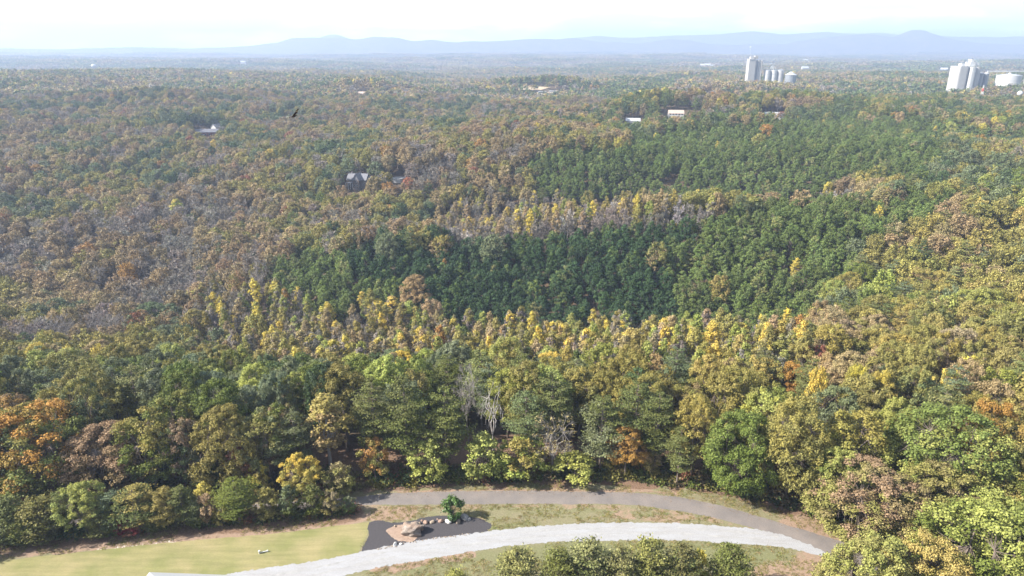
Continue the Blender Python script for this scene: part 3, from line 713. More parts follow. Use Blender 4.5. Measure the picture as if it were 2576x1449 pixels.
# the large stone house on the wooded knoll
X, Y = hit(905, 447, 6); z = t1(X, Y); CLEARS.append((X, Y-3, 12, 26)); sc0 = math.hypot(X, Y, CAM_H)/FPX
t = empty('stone_house', (X, Y, z), math.radians(-14), 'large stone house with steep grey cross gabled roofs and a chimney in the woods', 'house'); t.scale = (.7, .7, .72)
u = sc0                                                     # metres per pixel there
b_ = MB(); b_.box(-12, 9, -5, 6, -4, 6.5); b_.obj('wall', M_stone, t)
b_ = MB(); b_.box(-3.2, 3.2, -9.5, -5.01, -4, 7); b_.obj('wing_wall', M_stone, t); b_ = MB(); b_.box(9.01, 15, -4, 4.5, -4, 4.6); b_.obj('garage_wall', M_stone, t)
r_ = MB(); r_.gable(-12, 9, -5, 6, 6.52, 5.2); ro = r_.obj('roof', M_rgrey, t)
def xroof(x0, x1, y0, y1, z, h, over=.6, tt=.25):
    m_ = MB(); xm = (x0+x1)/2; sl = h/((x1-x0)/2)
    for xe in (x0-over, x1+over):
        a = [(xe, y0-over, z-over*sl), (xe, y1, z-over*sl), (xm, y1, z+h), (xm, y0-over, z+h)]; k = len(m_.v)
        m_.v += a+[(p[0], p[1], p[2]+tt) for p in a]; m_.f += [(k+3, k+2, k+1, k), (k+4, k+5, k+6, k+7)]+[(k+q, k+(q+1) % 4, k+4+(q+1) % 4, k+4+q) for q in range(4)]
    return m_
xroof(-3.4, 3.4, -9.6, 4, 7.02, 5.6).obj('cross_roof', M_rgrey, t)
m_ = MB(); k = 0; m_.v += [(-3.2, -9.5, 7), (3.2, -9.5, 7), (0, -9.5, 12.2), (-3.2, -9.3, 7), (3.2, -9.3, 7), (0, -9.3, 12.2)]; m_.f += [(0,1,2),(5,4,3),(0,3,4,1),(1,4,5,2),(2,5,3,0)]; m_.obj('front_gable', M_rgrey, t)
r_ = MB(); r_.gable(9.3, 15, -4, 4.5, 4.62, 4.4); r_.obj('garage_roof', M_rgrey, t)
m_ = MB(); m_.box(-12.3, -4, -8.5, -5.02, 3.4, 3.7); m_.obj('porch_roof', M_rgrey, t)
for xx in (-12, -9.4, -6.8, -4.4):
    m_ = MB(); m_.box(xx-.18, xx+.18, -8.4, -8.04, -3, 3.39); m_.obj('porch_post', M_trim, t)
c_ = MB(); c_.box(-9.6, -8, 1, 2.6, 6, 14); c_.obj('chimney', M_stone, ro)
for xx, zz, yy in ((-10, .6, -5), (-7.5, .6, -5), (-5, .6, -5), (-9, 4.2, -5), (-6, 4.2, -5), (-1.6, .8, -9.5), (1.6, .8, -9.5), (0, 4.4, -9.5), (6, .8, -5), (7.5, 4, -5), (11, 1, -4), (13.4, 1, -4)):
    m_ = MB(); m_.box(xx-.7, xx+.7, yy-.07, yy-.012, zz, zz+1.7); fr = m_.obj('window', M_trim, t); m_ = MB(); m_.box(xx-.55, xx+.55, yy-.1, yy-.072, zz+.12, zz+1.58); m_.obj('pane', M_glass, fr)
X2, Y2 = hit(1003, 452, 1); CLEARS.append((X2, Y2, 8, 42)); z2 = t1(X2, Y2)
pts = [(X2+5*math.cos(a)*(1+.15*math.sin(3*a)), Y2+5*math.sin(a)) for a in np.linspace(0, 2*math.pi, 26)[:-1]]
zs = terr(np.array([p[0] for p in pts]), np.array([p[1] for p in pts])).max()+.5
me = bpy.data.meshes.new('turning_court'); me.from_pydata([(x, y, zs) for x, y in pts]+[(x, y, zs-3) for x, y in pts], [], [tuple(range(25))]+[(q, q+25, (q+1) % 25+25, (q+1) % 25) for q in range(25)])
me.materials.append(M_conc); tag(link('turning_court', me), 'pale paved turning court beside the stone house', kind='structure')

house('long_house', 520, 334, 25, 9, 4.2, 2.6, math.radians(8), M_brick, M_rdark, 'long dark red brick house with grey roof and white windows in the trees', wins=7, clear=(15, 50))
house('white_gabled_annexe', 545, 321, 8, 8, 5.5, 3, math.radians(60), M_wwall, M_rgrey, 'small white gabled house at the end of the long brick house', wins=2, clear=(6, 30))
house('small_house', 911, 239, 15, 10, 4.5, 4, math.radians(-25), M_wwall, M_rtan, 'tan roofed white house alone above the far left woods', wins=3, clear=(12, 80))
house('white_house', 1592, 306, 15, 9, 4.2, 2.6, math.radians(-8), M_wwall, M_rwhite, 'white roofed house left of the two roofs at the pine edge', wins=4, clear=(14, 110))
house('tan_roof_house', 1700, 287, 16, 9, 5.6, 3, math.radians(-6), M_wwall, M_rtan, 'white two storey house with tan roof and five windows', wins=5, storeys=2, clear=(18, 100))
house('grey_white_barn', 1722, 309, 13, 8, 3.6, 2.2, math.radians(-10), M_wwall, M_rwhite, 'low pale barn just below the tan roofed house', wins=0, cat='barn', clear=(13, 90))
house('white_roof_house', 1945, 290, 20, 10, 4, 2.4, math.radians(-12), M_wwall, M_rwhite, 'long white roofed house beside a purple tree and big dark evergreen', wins=4, clear=(14, 100))
house('pink_brick_school', 1757, 244, 38, 16, 8, 1.2, math.radians(-6), M_pink, M_rtan, 'long pale pink brick building with flat tan roof below the silos', cat='building', wins=9, clear=(30, 110))
house('red_barn', 1712, 242, 12, 10, 5, 3, math.radians(20), M_red, M_rwhite, 'red barn left of the pink brick building', cat='barn', wins=1, clear=(9, 80))
house('dark_shed', 1662, 245, 22, 9, 3.5, 2, math.radians(4), M_brick, M_rdark, 'low dark red shed far left of the pink brick building', cat='shed', wins=2, clear=(12, 60))
house('white_trailer', 1392, 231, 17, 4.5, 3.2, .4, math.radians(0), M_wwall, M_rwhite, 'white box trailer at the edge of the tan field', cat='trailer', wins=0, clear=(14, 60))
house('teal_trailer', 1364, 231, 15, 4, 3.2, .4, 0, M_steel, M_rwhite, 'blue grey trailer left of the white trailer in the tan field', cat='trailer', wins=0, clear=(10, 60))
house('white_shed', 1938, 242, 12, 8, 5, 2, math.radians(12), M_wwall, M_rwhite, 'small white shed between trees right of the pink building', cat='shed', wins=1, clear=(8, 80))
house('tiny_outbuilding', 1839, 314, 6, 5, 3, 1.5, .3, M_wwall, M_rwhite, 'tiny white outbuilding above the pine stand', cat='shed', wins=1, clear=(5, 30))
far_houses = [(1780,162,'leftmost white house in the far cluster left of the tall silo'),(1768,163,'small white house beside the far cluster left of the silo'),(1792,164,'rightmost white house in the far cluster left of the silo'),
 (2027,150,'white house on the far hill right of the silo'),(2025,169,'bright white house behind the round storage bin'),(2232,178,'pale long house midway between the two silo groups'),(2375,173,'white house just left of the right silo block'),(612,154,'white house on the far plain at left'),(148,294,'pale roof deep in the left woods'),(1868,165,'white chapel with steep roof left of the tall silo')]
for px, py, lb in far_houses:
    X_, Y_ = hit(px, py, 14); s_ = .5 if Y_ < 1000 else 1.0 if Y_ < 2500 else 1.3
    house('far_house', px, py, 20*s_, 11*s_, 8*s_, 5*s_, random.uniform(-.5, .5), M_wwall, M_rwhite, lb, wins=4, up=14, clear=(18*s_, 120 if Y_ < 3300 and Y_ > 1500 else 25))

# silos, first group: towers at 1500 m
Y0 = 1450.0
def P0(px, py, Y=None): return at_Y(px, py, Y or Y0)
def base_z(px): return t1(P0(px, 190)[0], Y0)-3
X0, zt = P0(1900, 148); zb = base_z(1900)
CLEARS.append((P0(1900, 190)[0], Y0, 34, 25)); CLEARS.append((P0(1945, 190)[0], Y0, 34, 25)); CLEARS.append((P0(1985, 190)[0], Y0, 24, 25))
t = empty('grain_elevator', (X0, Y0, zb), 0, 'tall grey grain elevator of clustered slender silos with rooftop gear', 'silo')
wpx = P0(1901, 190)[0]-P0(1900, 190)[0]; H0 = zt-zb
m_ = MB(); m_.box(-17*wpx, -1*wpx, -8, 8, 0, H0); m_.obj('tower_block', M_conc, t)
for k in range(5):
    for rr_ in range(2):
        m_ = MB(); m_.cyl((.8+3.6*k)*wpx, -5+rr_*9, 0, H0-2.5-(k % 2)*.9, 1.75*wpx, n=16); m_.obj('silo_tube', M_steel if k % 2 else M_conc, t, True)
m_ = MB(); m_.box(-13*wpx, -4*wpx, -4, 4, H0+.01, H0+4); m_.box(-2*wpx, 6*wpx, -3, 3, H0+.01, H0+6); m_.beam((-12*wpx, 0, H0+4), (-12*wpx, 0, H0+10), .3); m_.obj('headhouse', M_conc, t)
m_ = MB(); m_.box(-15*wpx, -3*wpx, -8.2, -8.02, H0-4, H0-1); m_.obj('dark_band', M_steel, t)
t = empty('conveyor_bridge', (X0+19*wpx, Y0, zb), 0, 'white conveyor bridge with slanting braces above three round silos', 'conveyor')
zc = P0(1930, 160)[1]-zb; zs3 = P0(1945, 177)[1]-zb
m_ = MB(); m_.box(0, 33*wpx, -1, 1, zc-1.6, zc); m_.obj('walkway', M_trim, t)
for a_, b2 in ((28, 20), (28, 26), (28, 31), (28, 38)):
    m_ = MB(); m_.beam((a_*wpx, 0, zc), (b2*wpx-.6, 0, zs3+.2), .6); m_.obj('brace', M_trim, t)
m_ = MB(); m_.box(3*wpx, 74*wpx-20*wpx, 1.5, 2.6, zs3+1.4, zs3+2.6); m_.obj('lower_walkway', M_trim, t)
for k, px in enumerate((1929.5, 1946, 1962.5)):
    xk = P0(px, 190)[0]; r_ = 8.0*wpx
    t = empty('round_silo', (xk, Y0, zb), 0, ['left', 'middle', 'right'][k]+' of the three white round silos under the conveyor', 'silo', 'round silos under the conveyor')
    m_ = MB(); m_.cyl(0, 0, 0, zs3, r_, n=28); m_.obj('shell', M_tankw if k < 2 else M_conc, t, True)
    m_ = MB(); m_.cyl(0, 0, zs3+.01, zs3+1.2, r_*.98, r_*.5, n=28); m_.obj('roof', M_steel, t)
    for q in range(6): 
        m_ = MB(); m_.cyl(0, 0, zs3*(q+1)/7, zs3*(q+1)/7+.3, r_+.06, n=28, cap=False); m_.obj('band', M_steel, t)
xk, zr = P0(1986, 180); _, ze = P0(1986, 188)
t = empty('storage_bin', (xk, Y0-10, zb), 0, 'squat round bin with pale conical roof right of the three silos', 'silo')
m_ = MB(); m_.cyl(0, 0, 0, ze-zb, 13.5*wpx, n=36); m_.obj('shell', M_steel, t, True)
m_ = MB(); m_.cyl(0, 0, ze-zb+.01, zr-zb, 14.3*wpx, 1.2, n=36); m_.obj('cone_roof', M_rwhite, t)
m_ = MB(); m_.cyl(0, 0, zr-zb, zr-zb+1.5, 1.5, n=12); m_.obj('cap', M_steel, t)
# second group
Y0 = 1250.0
X0, zt = P0(2431, 166); zb = t1(X0, Y0)-3; wpx = P0(2431, 190)[0]-P0(2430, 190)[0]; H0 = zt-zb
CLEARS += [(X0, Y0, 40, 25), (P0(2487, 200)[0], Y0, 22, 20), (P0(2540, 200)[0], Y0, 32, 20)]
t = empty('feed_mill', (X0, Y0, zb), 0, 'massive white concrete silo block in two halves with machinery on top', 'silo')
def rblock(x0, x1, y0, y1, z1, r=3.5):
    m_ = MB(); pts = []
    for cx_, cy_, a0_ in ((x1-r, y0+r, -90), (x1-r, y1-r, 0), (x0+r, y1-r, 90), (x0+r, y0+r, 180)):
        pts += [(cx_+r*math.cos(math.radians(a0_+q*22.5)), cy_+r*math.sin(math.radians(a0_+q*22.5))) for q in range(5)]
    k = len(pts); m_.v = [(x, y, 0) for x, y in pts]+[(x, y, z1) for x, y in pts]
    m_.f = [(q, (q+1) % k, k+(q+1) % k, k+q) for q in range(k)]+[tuple(range(k, 2*k))]; return m_
rblock(-29*wpx, -3*wpx, -14, 14, H0).obj('silo_half', M_conc, t)
rblock(-.5*wpx, 14*wpx, -16, 14, H0-1).obj('silo_half', M_tankw, t); rblock(15*wpx, 29*wpx, -13, 14, H0-1.5).obj('silo_half', M_conc, t)
m_ = MB(); m_.box(-3*wpx+.02, -.5*wpx-.02, -8, 8, 0, H0-2); m_.box(14*wpx+.02, 15*wpx-.02, -8, 8, 0, H0-2); m_.obj('joint', M_dkmetal, t)
m_ = MB(); m_.box(-16*wpx, -8*wpx, -5, 5, H0+.01, H0+4); m_.box(2*wpx, 16*wpx, -7, 7, H0+.01, H0+7); m_.box(6*wpx, 13*wpx, -5, 5, H0+7, H0+11); m_.box(19*wpx, 27*wpx, -5, 5, H0+.01, H0+5); m_.obj('headhouse', M_trim, t)
m_ = MB()
for a_, b2, h1, h2 in ((-12, 8, 5, 10), (8, 24, 12, 5), (-14, -14, 0, 8), (24, 24, 4, 9), (-4, 4, 3, 8), (10, 26, 9, 2)): m_.beam((a_*wpx, -3, H0+h1), (b2*wpx+.01, 2, H0+h2), .45)
m_.obj('ducts', M_steel, t)
for k, px in enumerate((2480, 2494)):
    xk, zk = P0(px, 185); t = empty('slim_silo', (xk, Y0+12, zb), 0, ['left', 'right'][k]+' slim grey silo between the feed mill and the big white tank', 'silo', 'slim silos')
    m_ = MB(); m_.cyl(0, 0, 0, zk-zb, 6.2*wpx, n=24); m_.obj('shell', M_steel, t, True); m_ = MB(); m_.cyl(0, 0, zk-zb+.01, zk-zb+1.4, 6*wpx, 1, n=24); m_.obj('roof', M_tankw, t)
xk, zk = P0(2540, 189); t = empty('storage_tank', (xk, Y0, zb), 0, 'wide white cylindrical storage tank at the far right behind the pines', 'tank')
m_ = MB(); m_.cyl(0, 0, 0, zk-zb, 27*wpx, n=48); m_.obj('shell', M_tankw, t, True); m_ = MB(); m_.cyl(0, 0, zk-zb+.01, zk-zb+2.2, 26.6*wpx, 3, n=48); m_.obj('roof', M_rwhite, t)
m_ = MB(); m_.cyl(0, 0, zk-zb+2.2, zk-zb+4, 2, n=12); m_.obj('vent', M_trim, t)
for q in range(4): m_ = MB(); m_.cyl(0, 0, (zk-zb)*(q+1)/5, (zk-zb)*(q+1)/5+.4, 27*wpx+.08, n=48, cap=False); m_.obj('band', M_steel, t)
xa, za = P0(2500, 183); xb, _ = P0(2600, 184); t = empty('tank_conveyor', (xa, Y0+18, zb), 0, 'thin white overhead conveyor running above the wide tank', 'conveyor')
m_ = MB(); m_.box(0, xb-xa, -1, 1, za-zb+1.2, za-zb+2.6); m_.obj('walkway', M_trim, t)
for q in range(5): m_ = MB(); m_.beam((q*(xb-xa)/4.1+1, 0, 0), (q*(xb-xa)/4.1+1.01, 0, za-zb+1.19), .35); m_.obj('support', M_trim, t)
# towers
def water_tower(px, py, Y, r, label, squat=1.0):
    x, z = at_Y(px, py, Y); zg = t1(x, Y); t = empty('water_tower', (x, Y, zg), 0, label, 'water tower')
    m_ = MB(); m_.cyl(0, 0, -1, z-zg-r*.6, r*.16, n=10); m_.obj('stem', M_tankw, t, True)
    V, F = [], []; m2 = MB(); pr = [(r*math.sin(a), -r*squat*math.cos(a)) for a in np.linspace(.12, math.pi-.02, 9)]
    for (r0, z0), (r1, z1) in zip(pr[:-1], pr[1:]): m2.cyl(0, 0, z-zg+z0, z-zg+z1, r0, r1, n=18, cap=False)
    m2.obj('tank', M_tankw, t, True)
water_tower(1889, 119, 6500, 11, 'tiny white water tower on the horizon above the tall silo', .8)
water_tower(236, 166, 2600, 9, 'white water tower standing above the far left woods', .8)
water_tower(2566, 235, 900, 3.2, 'small white ball on a slender pole at the far right', 1.0)
x, z = at_Y(2473, 225, 950); zg = t1(x, 950); t = empty('lattice_mast', (x, 950, zg), 0, 'slim striped lattice mast standing among pines before the slim silos', 'mast')
zt_ = at_Y(2474, 214, 950)[1]-zg
for q in range(8):
    m_ = MB(); z0 = zt_*q/8; z1 = zt_*(q+1)/8
    w0 = 2.2-1.9*q/8; w1 = 2.2-1.9*(q+1)/8
    for a_, b2 in ((-1, -1), (1, -1), (1, 1), (-1, 1)): m_.beam((a_*w0, b2*w0, z0), (a_*w1, b2*w1, z1), .22, 4)
    m_.beam((-w0, -w0, z0), (w1, -w1, z1), .15, 4); m_.beam((w0, -w0, z0), (-w1, -w1, z1), .15, 4); m_.beam((-w0, w0, z0), (-w0, -w1, z1), .15, 4)
    m_.obj('section', M_tankw if q % 2 else M_red, t)
# fields
M_field = plain('dry_field', (.36, .28, .18), .95, .2, .08)
def field(poly, label, name='field'):
    P = [hit(x, y, 1.0) for x, y in poly]; cx_ = np.mean([p[0] for p in P]); cy_ = np.mean([p[1] for p in P])
    n_ = 14; pts = [(cx_, cy_)]; ring = resample(P+[P[0]], 8)[:-1]; k = 6; V = []; F = []
    for q in range(k+1):
        for x, y in ring: V.append((cx_+(x-cx_)*q/k, cy_+(y-cy_)*q/k))
    V = np.array(V); zz = terr(V[:, 0], V[:, 1])+1.0; m_ = len(ring)
    for q in range(k):
        for s in range(m_): F.append((q*m_+s, q*m_+(s+1) % m_, (q+1)*m_+(s+1) % m_, (q+1)*m_+s))
    me = bpy.data.meshes.new(name); me.from_pydata([(a, b, c) for (a, b), c in zip(V, zz)], [], F[:]); me.materials.append(M_field)
    tag(link(name, me), label, kind='structure'); return P
FIELDS = [field([(1275,222),(1300,217),(1345,218),(1385,221),(1360,227),(1290,228)], 'tan field left of the trailers'),
          field([(1320,236),(1360,232),(1420,233),(1440,238),(1400,246),(1345,250),(1322,243)], 'dry grass field below the white trailer'),
          field([(1690,252),(1740,250),(1860,246),(1870,254),(1780,262),(1700,260)], 'bare yard before the pink brick building'),
          field([(1640,315),(1700,296),(1760,296),(1775,304),(1700,320)], 'brown yard round the tan roofed house')]
#PART3
# ------------------------------------------------------------------ bed: boulder, rocks, edging stones
def rock_mesh(name, sx, sy, sz, seed, mat, det=2, rough_=.28):
    import bmesh
    bm = bmesh.new(); bmesh.ops.create_icosphere(bm, subdivisions=det, radius=1); r = np.random.default_rng(seed)
    pl = [(nrm(r.normal(size=3)), r.uniform(.62, .92)) for _ in range(11)]
    for v in bm.verts:
        p = np.array(v.co)
        for nn, d in pl:
            e = p @ nn - d
            if e > 0: p = p - nn*e
        q = p*2.3+seed; p = p*(1+rough_*(float(vnoise(np.array([q[0]]), np.array([q[1]+q[2]]))[0])-.5))
        v.co = (p[0]*sx, p[1]*sy, max(p[2], -.45)*sz)
    me = bpy.data.meshes.new(name); bm.to_mesh(me); bm.free(); me.materials.append(mat); return me
m, n, b, o = new_mat('boulder_rock')
v_ = nmap(n, (1, 1, 2.4), (.5, .2, .3)); f = nnoise(n, 1.4, 9, .72, vec=v_, dist=.6); f2 = nnoise(n, .45, 4, .6)
c = nramp(n, f, [(.3, (.13, .11, .10)), (.48, (.23, .185, .15)), (.62, (.33, .29, .25)), (.75, (.32, .215, .15))])
c = nmix(n, c, (.26, .18, .13), nramp(n, f2, [(.45, 0.0), (.6, .8)])); n.links.new(c, b.inputs['Base Color']); b.inputs['Roughness'].default_value = .9; nbump(n, b, f, .9, .3)
M_boulder = m
x, y = on_plane(1036, 1340)
bo = link('boulder', rock_mesh('boulder', 2.3, 1.9, 1.5, 5, M_boulder, 4, .6), loc=(x, y, .3)); bo.rotation_euler = (0, 0, .3); tag(bo, 'big low pale boulder on the clay patch in the mulch bed', 'boulder')
M_rk = [plain('tan_rock', (.28, .22, .165), .9, .3, 3), plain('white_rock', (.48, .46, .43), .85, .12, 3), plain('brown_rock', (.25, .17, .13), .9, .3, 3), plain('grey_rock', (.30, .28, .26), .9, .35, 3)]
rk = [(792,402,.36,0,'tan rock just behind the boulder'),(838,402,.40,0,'light tan rock right behind the boulder end'),(857,382,.28,2,'small brown rock set back behind the row'),(883,396,.52,2,'dark brown rock next right of the boulder'),
      (931,394,.50,0,'buff square rock between two brown rocks'),(968,372,.26,2,'small dark rock furthest back in the row'),(990,386,.56,2,'pinkish brown rock left of the white one'),(1042,391,.62,1,'bright white rock left of the young tree'),
      (1112,391,.55,0,'pale tan rock right below the young tree'),(1158,364,.9,3,'large grey brown rock right of the young tree'),(1190,372,.4,3,'grey rock at the right end of the row'),(858,445,.35,2,'dark rock at the boulder right foot'),
      (668,552,.5,1,'white flat rock on the drive edge of the bed'),(712,546,.34,1,'small pale rock on the drive edge of the bed'),(668,420,.3,0,'small tan rock on the clay above the boulder')]
for k, (zx, zy, s_, mi, lb) in enumerate(rk):
    x, y = on_plane(*z4(zx, zy)); o_ = link('rock', rock_mesh('rock', s_*1.15, s_*.85, s_*.85, 30+k, M_rk[mi], 2), loc=(x, y, s_*.25)); o_.rotation_euler = (0, 0, k*1.7); tag(o_, lb, 'rock', 'rocks in the mulch bed')
import bmesh
Vs = []; Fs = []
line = resample(W2([z4(*p) for p in [(545,582),(640,562),(760,536),(900,512),(1040,492),(1180,478)]]), .33)
r = np.random.default_rng(4)
oct_ = np.array([(1,0,0),(0,1,0),(-1,0,0),(0,-1,0),(0,0,1),(0,0,-1)], float); of = [(0,1,4),(1,2,4),(2,3,4),(3,0,4),(1,0,5),(2,1,5),(3,2,5),(0,3,5)]
for (x, y) in line:
    if r.random() < .35: continue
    for _ in range(2):
        s_ = r.uniform(.07, .17); k = len(Vs); Vs += [tuple(p) for p in (oct_*s_*r.uniform(.7, 1.2, (6, 1))+np.array([x+r.normal()*.14, y+r.normal()*.14, .05]))]; Fs += [tuple(q+k for q in f) for f in of]
me = bpy.data.meshes.new('edging_stones'); me.from_pydata(Vs, [], Fs); me.materials.append(M_rk[0]); tag(link('edging_stones', me), 'small tan stones strewn along the drive edge of the mulch bed', kind='stuff')

# sprinkler pipe on the lawn, roof corner with its vent at the bottom edge
x, y = on_plane(661, 1391); t = empty('pipe_riser', (x, y, .01), .3, 'small white capped pipe assembly standing on the lawn', 'pipe')
m_ = MB(); m_.cyl(-.55, 0, 0, .5, .14, n=14); m_.obj('standpipe', M_trim, t, True)
m_ = MB(); m_.cyl(-.55, 0, .5, .6, .19, n=14); m_.obj('cap', M_trim, t, True)
m_ = MB(); m_.beam((-.4, 0, .2), (.75, .05, .2), .1, 10); m_.obj('crosspipe', M_trim, t); m_ = MB(); m_.cyl(.8, .05, 0, .34, .13, n=12); m_.obj('elbow', M_trim, t, True)
# white roofed building below the frame: ridge seen
hz = 6.0
xa, ya = on_plane(400, 1460, hz); xb, yb = on_plane(600, 1467, hz)
ang = math.atan2(yb-ya, xb-xa); Lr = math.hypot(xb-xa, yb-ya)+3
t = empty('white_roofed_building', (xa, ya, 0), ang, 'white metal roofed building whose ridge just enters at the lower left', 'building')
wd = 9.0; rise = 2.6
m_ = MB(); k = 0
ridgeA = (0, 0, hz); ridgeB = (Lr, 0, hz); e = hz-rise
m_.v = [(0, 0, hz), (Lr, 0, hz), (-wd/2, -wd/2, e), (Lr+wd/2, -wd/2, e), (-wd/2, wd/2, e), (Lr+wd/2, wd/2, e)]
m_.f = [(0, 2, 3, 1), (1, 5, 4, 0), (0, 4, 2), (1, 3, 5), (2, 4, 5, 3)]; ro = m_.obj('roof', M_rwhite, t)
m_ = MB(); m_.box(-wd/2+.5, Lr+wd/2-.5, -wd/2+.5, wd/2-.5, -.2, e-.02); m_.obj('wall', M_wwall, t)
m_ = MB()
for q in range(int(Lr/.6)): m_.quad((q*.6, -.02, hz+.02), (q*.6+.05, -.02, hz+.02), (q*.6+.05, -wd/2, e+.03), (q*.6, -wd/2, e+.03))
m_.obj('roof_seam', M_trim, ro)
m_ = MB(); m_.box(.35, 1.15, -1.3, -.1, hz-.7, hz+.42); m_.obj('vent_housing', M_bluegrey, ro); m_ = MB(); m_.box(.25, 1.25, -1.45, .05, hz+.421, hz+.55); m_.obj('vent_cap', M_bluegrey, ro)

# ------------------------------------------------------------------ hawk gliding in front of the woods
def hawk():
    D = 46.0; d = ray(738, 293); p = np.array([0, 0, CAM_H])+d/np.linalg.norm(d)*D
    V = []; F = []; mi = []
    def loft(rings, mat):
        k0 = len(V); ns = len(rings[0])
        for rg in rings: V.extend(rg)
        for a_ in range(len(rings)-1):
            for q in range(ns): F.append((k0+a_*ns+q, k0+a_*ns+(q+1) % ns, k0+(a_+1)*ns+(q+1) % ns, k0+(a_+1)*ns+q)); mi.append(mat if not callable(mat) else mat(a_))
        F.append(tuple(range(k0+ns-1, k0-1, -1))); mi.append(0); F.append(tuple(range(k0+(len(rings)-1)*ns, k0+len(rings)*ns))); mi.append(0)
    body = [(-.30,.035,0,.10),(-.18,.03,0,.05),(-.10,.045,0,.045),(0,.07,0,.065),(.10,.075,.005,.07),(.18,.055,.01,.055),(.23,.04,.02,.04),(.27,.038,.025,.036),(.30,.02,.015,.02),(.325,.006,.0,.008)]
    loft([[(x, w_*math.cos(a), z0+h_*math.sin(a)*(.25 if x < -.12 else 1)) for a in np.linspace(0, 2*math.pi, 13)[:-1]] for x, w_, z0, h_ in [(b_[0], b_[1]*(2.6 if b_[0] < -.25 else 1.5 if b_[0] < -.12 else 1), b_[2], b_[3]) for b_ in body]], 0)
    for s in (-1, 1):
        rings = []
        for q in np.linspace(0, 1, 11):
            yy = s*(.05+.60*q); lead = .12+.05*math.sin(q*math.pi)-.10*q*q; ch = (.24-.03*q)*(1-.55*max(0, q-.75)/.25); z = .03+.22*q-.05*q*q; th = .016*(1-q)+.004
            rings.append([(lead, yy, z), (lead-ch*.25, yy, z+th), (lead-ch, yy, z+.002), (lead-ch*.3, yy, z-th*.5)])
        loft(rings, lambda a_: 1 if 6 <= a_ <= 7 else 0)
        for q in range(5):
            y0 = s*(.60+.012*q); rings = [[(.02-.035*q+dx, y0+s*.13*t_, .20+.03*t_+dz) for dx, dz in ((.016*(1-t_*.6), 0), (0, .004), (-.016*(1-t_*.6), 0), (0, -.003))] for t_ in (0, .5, 1)]
            loft(rings, 0)
    me = bpy.data.meshes.new('hawk'); me.from_pydata([tuple(map(float, v)) for v in V], [], F)
    me.materials.append(plain('brown_feathers', (.045, .032, .026), .8, .3, 20)); me.materials.append(plain('pale_feathers', (.50, .46, .42), .8, .1, 20))
    me.polygons.foreach_set('material_index', mi); me.update()
    o_ = link('hawk', me, loc=tuple(p)); o_.rotation_euler = Euler((math.radians(-24), math.radians(-6), math.radians(62)), 'XYZ')
    tag(o_, 'dark brown hawk gliding with spread wings above the woods', 'bird')
hawk()

# ------------------------------------------------------------------ colours of the woods
T = dict(olive=(.24,.215,.06), gold=(.31,.262,.075), green=(.14,.17,.036), lime=(.29,.31,.075), tan=(.32,.245,.12), pinkbrown=(.28,.20,.105),
         orange=(.34,.195,.052), yellow=(.54,.43,.085), red=(.20,.035,.035), greygreen=(.15,.175,.085), russet=(.27,.12,.065), mauve=(.24,.21,.175),
         evergreen=(.125,.14,.040), pine=(.125,.165,.044), shadepine=(.048,.085,.030), pinegold=(.19,.19,.07), brown=(.22,.165,.085), deep=(.075,.11,.042), silver=(.42,.39,.36))  # the darkest pine tone is shadow on the rise put into the colour
T = {k: np.array(v) for k, v in T.items()}
WORD = dict(olive='olive green', gold='golden', green='green', lime='yellow green', tan='tan', pinkbrown='pinkish brown', orange='orange', yellow='bright yellow', red='red',
            greygreen='grey green', russet='rusty red', mauve='grey mauve', evergreen='dull green', pine='dark green', shadepine='very dark green', pinegold='yellowish green', brown='brown', deep='deep green', silver='silvery')
ORD = lambda k: f'{k}{"th" if 10 <= k % 100 <= 20 else {1:"st",2:"nd",3:"rd"}.get(k % 10, "th")}'
KIND = {'oak': ('broadleaf_tree', OAKH, 'broadleaf tree', 'tree'), 'sap': ('small_tree', SAPH, 'small tree', 'tree'), 'evg': ('layered_evergreen', EVGH, 'layered evergreen', 'evergreen'),
        'jun': ('juniper_shrub', SHRH, 'bushy evergreen', 'shrub'), 'bare': ('bare_tree', BAREH, 'leafless tree', 'tree'), 'pop': ('poplar_tree', POPH, 'slender poplar', 'poplar'), 'pine': ('pine_tree', PINH, 'pine', 'pine')}
trees = []        # dict records of every tree that becomes its own object
def rec(kind, proto, X, Y, H, w, tint, tint_b=None, label=None, zone=None, group=None, z=None):
    trees.append(dict(kind=kind, proto=proto, X=X, Y=Y, H=H, w=w, tint=tint, tint_b=tint_b or tint, label=label, zone=zone, group=group, z=z))
def solve(bx, by, ty, wpx):
    """ground point under a base pixel, height reaching a top pixel row, crown width"""
    X, Y = hit(bx, by, 0, 70, 1500) if by < 1290 else on_plane(bx, by)
    z = t1(X, Y); lo, hi = 0., 40.
    for _ in range(30):
        md = (lo+hi)/2; _, py = proj(X, Y, z+md)
        if py > ty: lo = md
        else: hi = md
    sc = math.hypot(X, Y, CAM_H-z)/FPX
    return X, Y, z, lo, wpx*sc
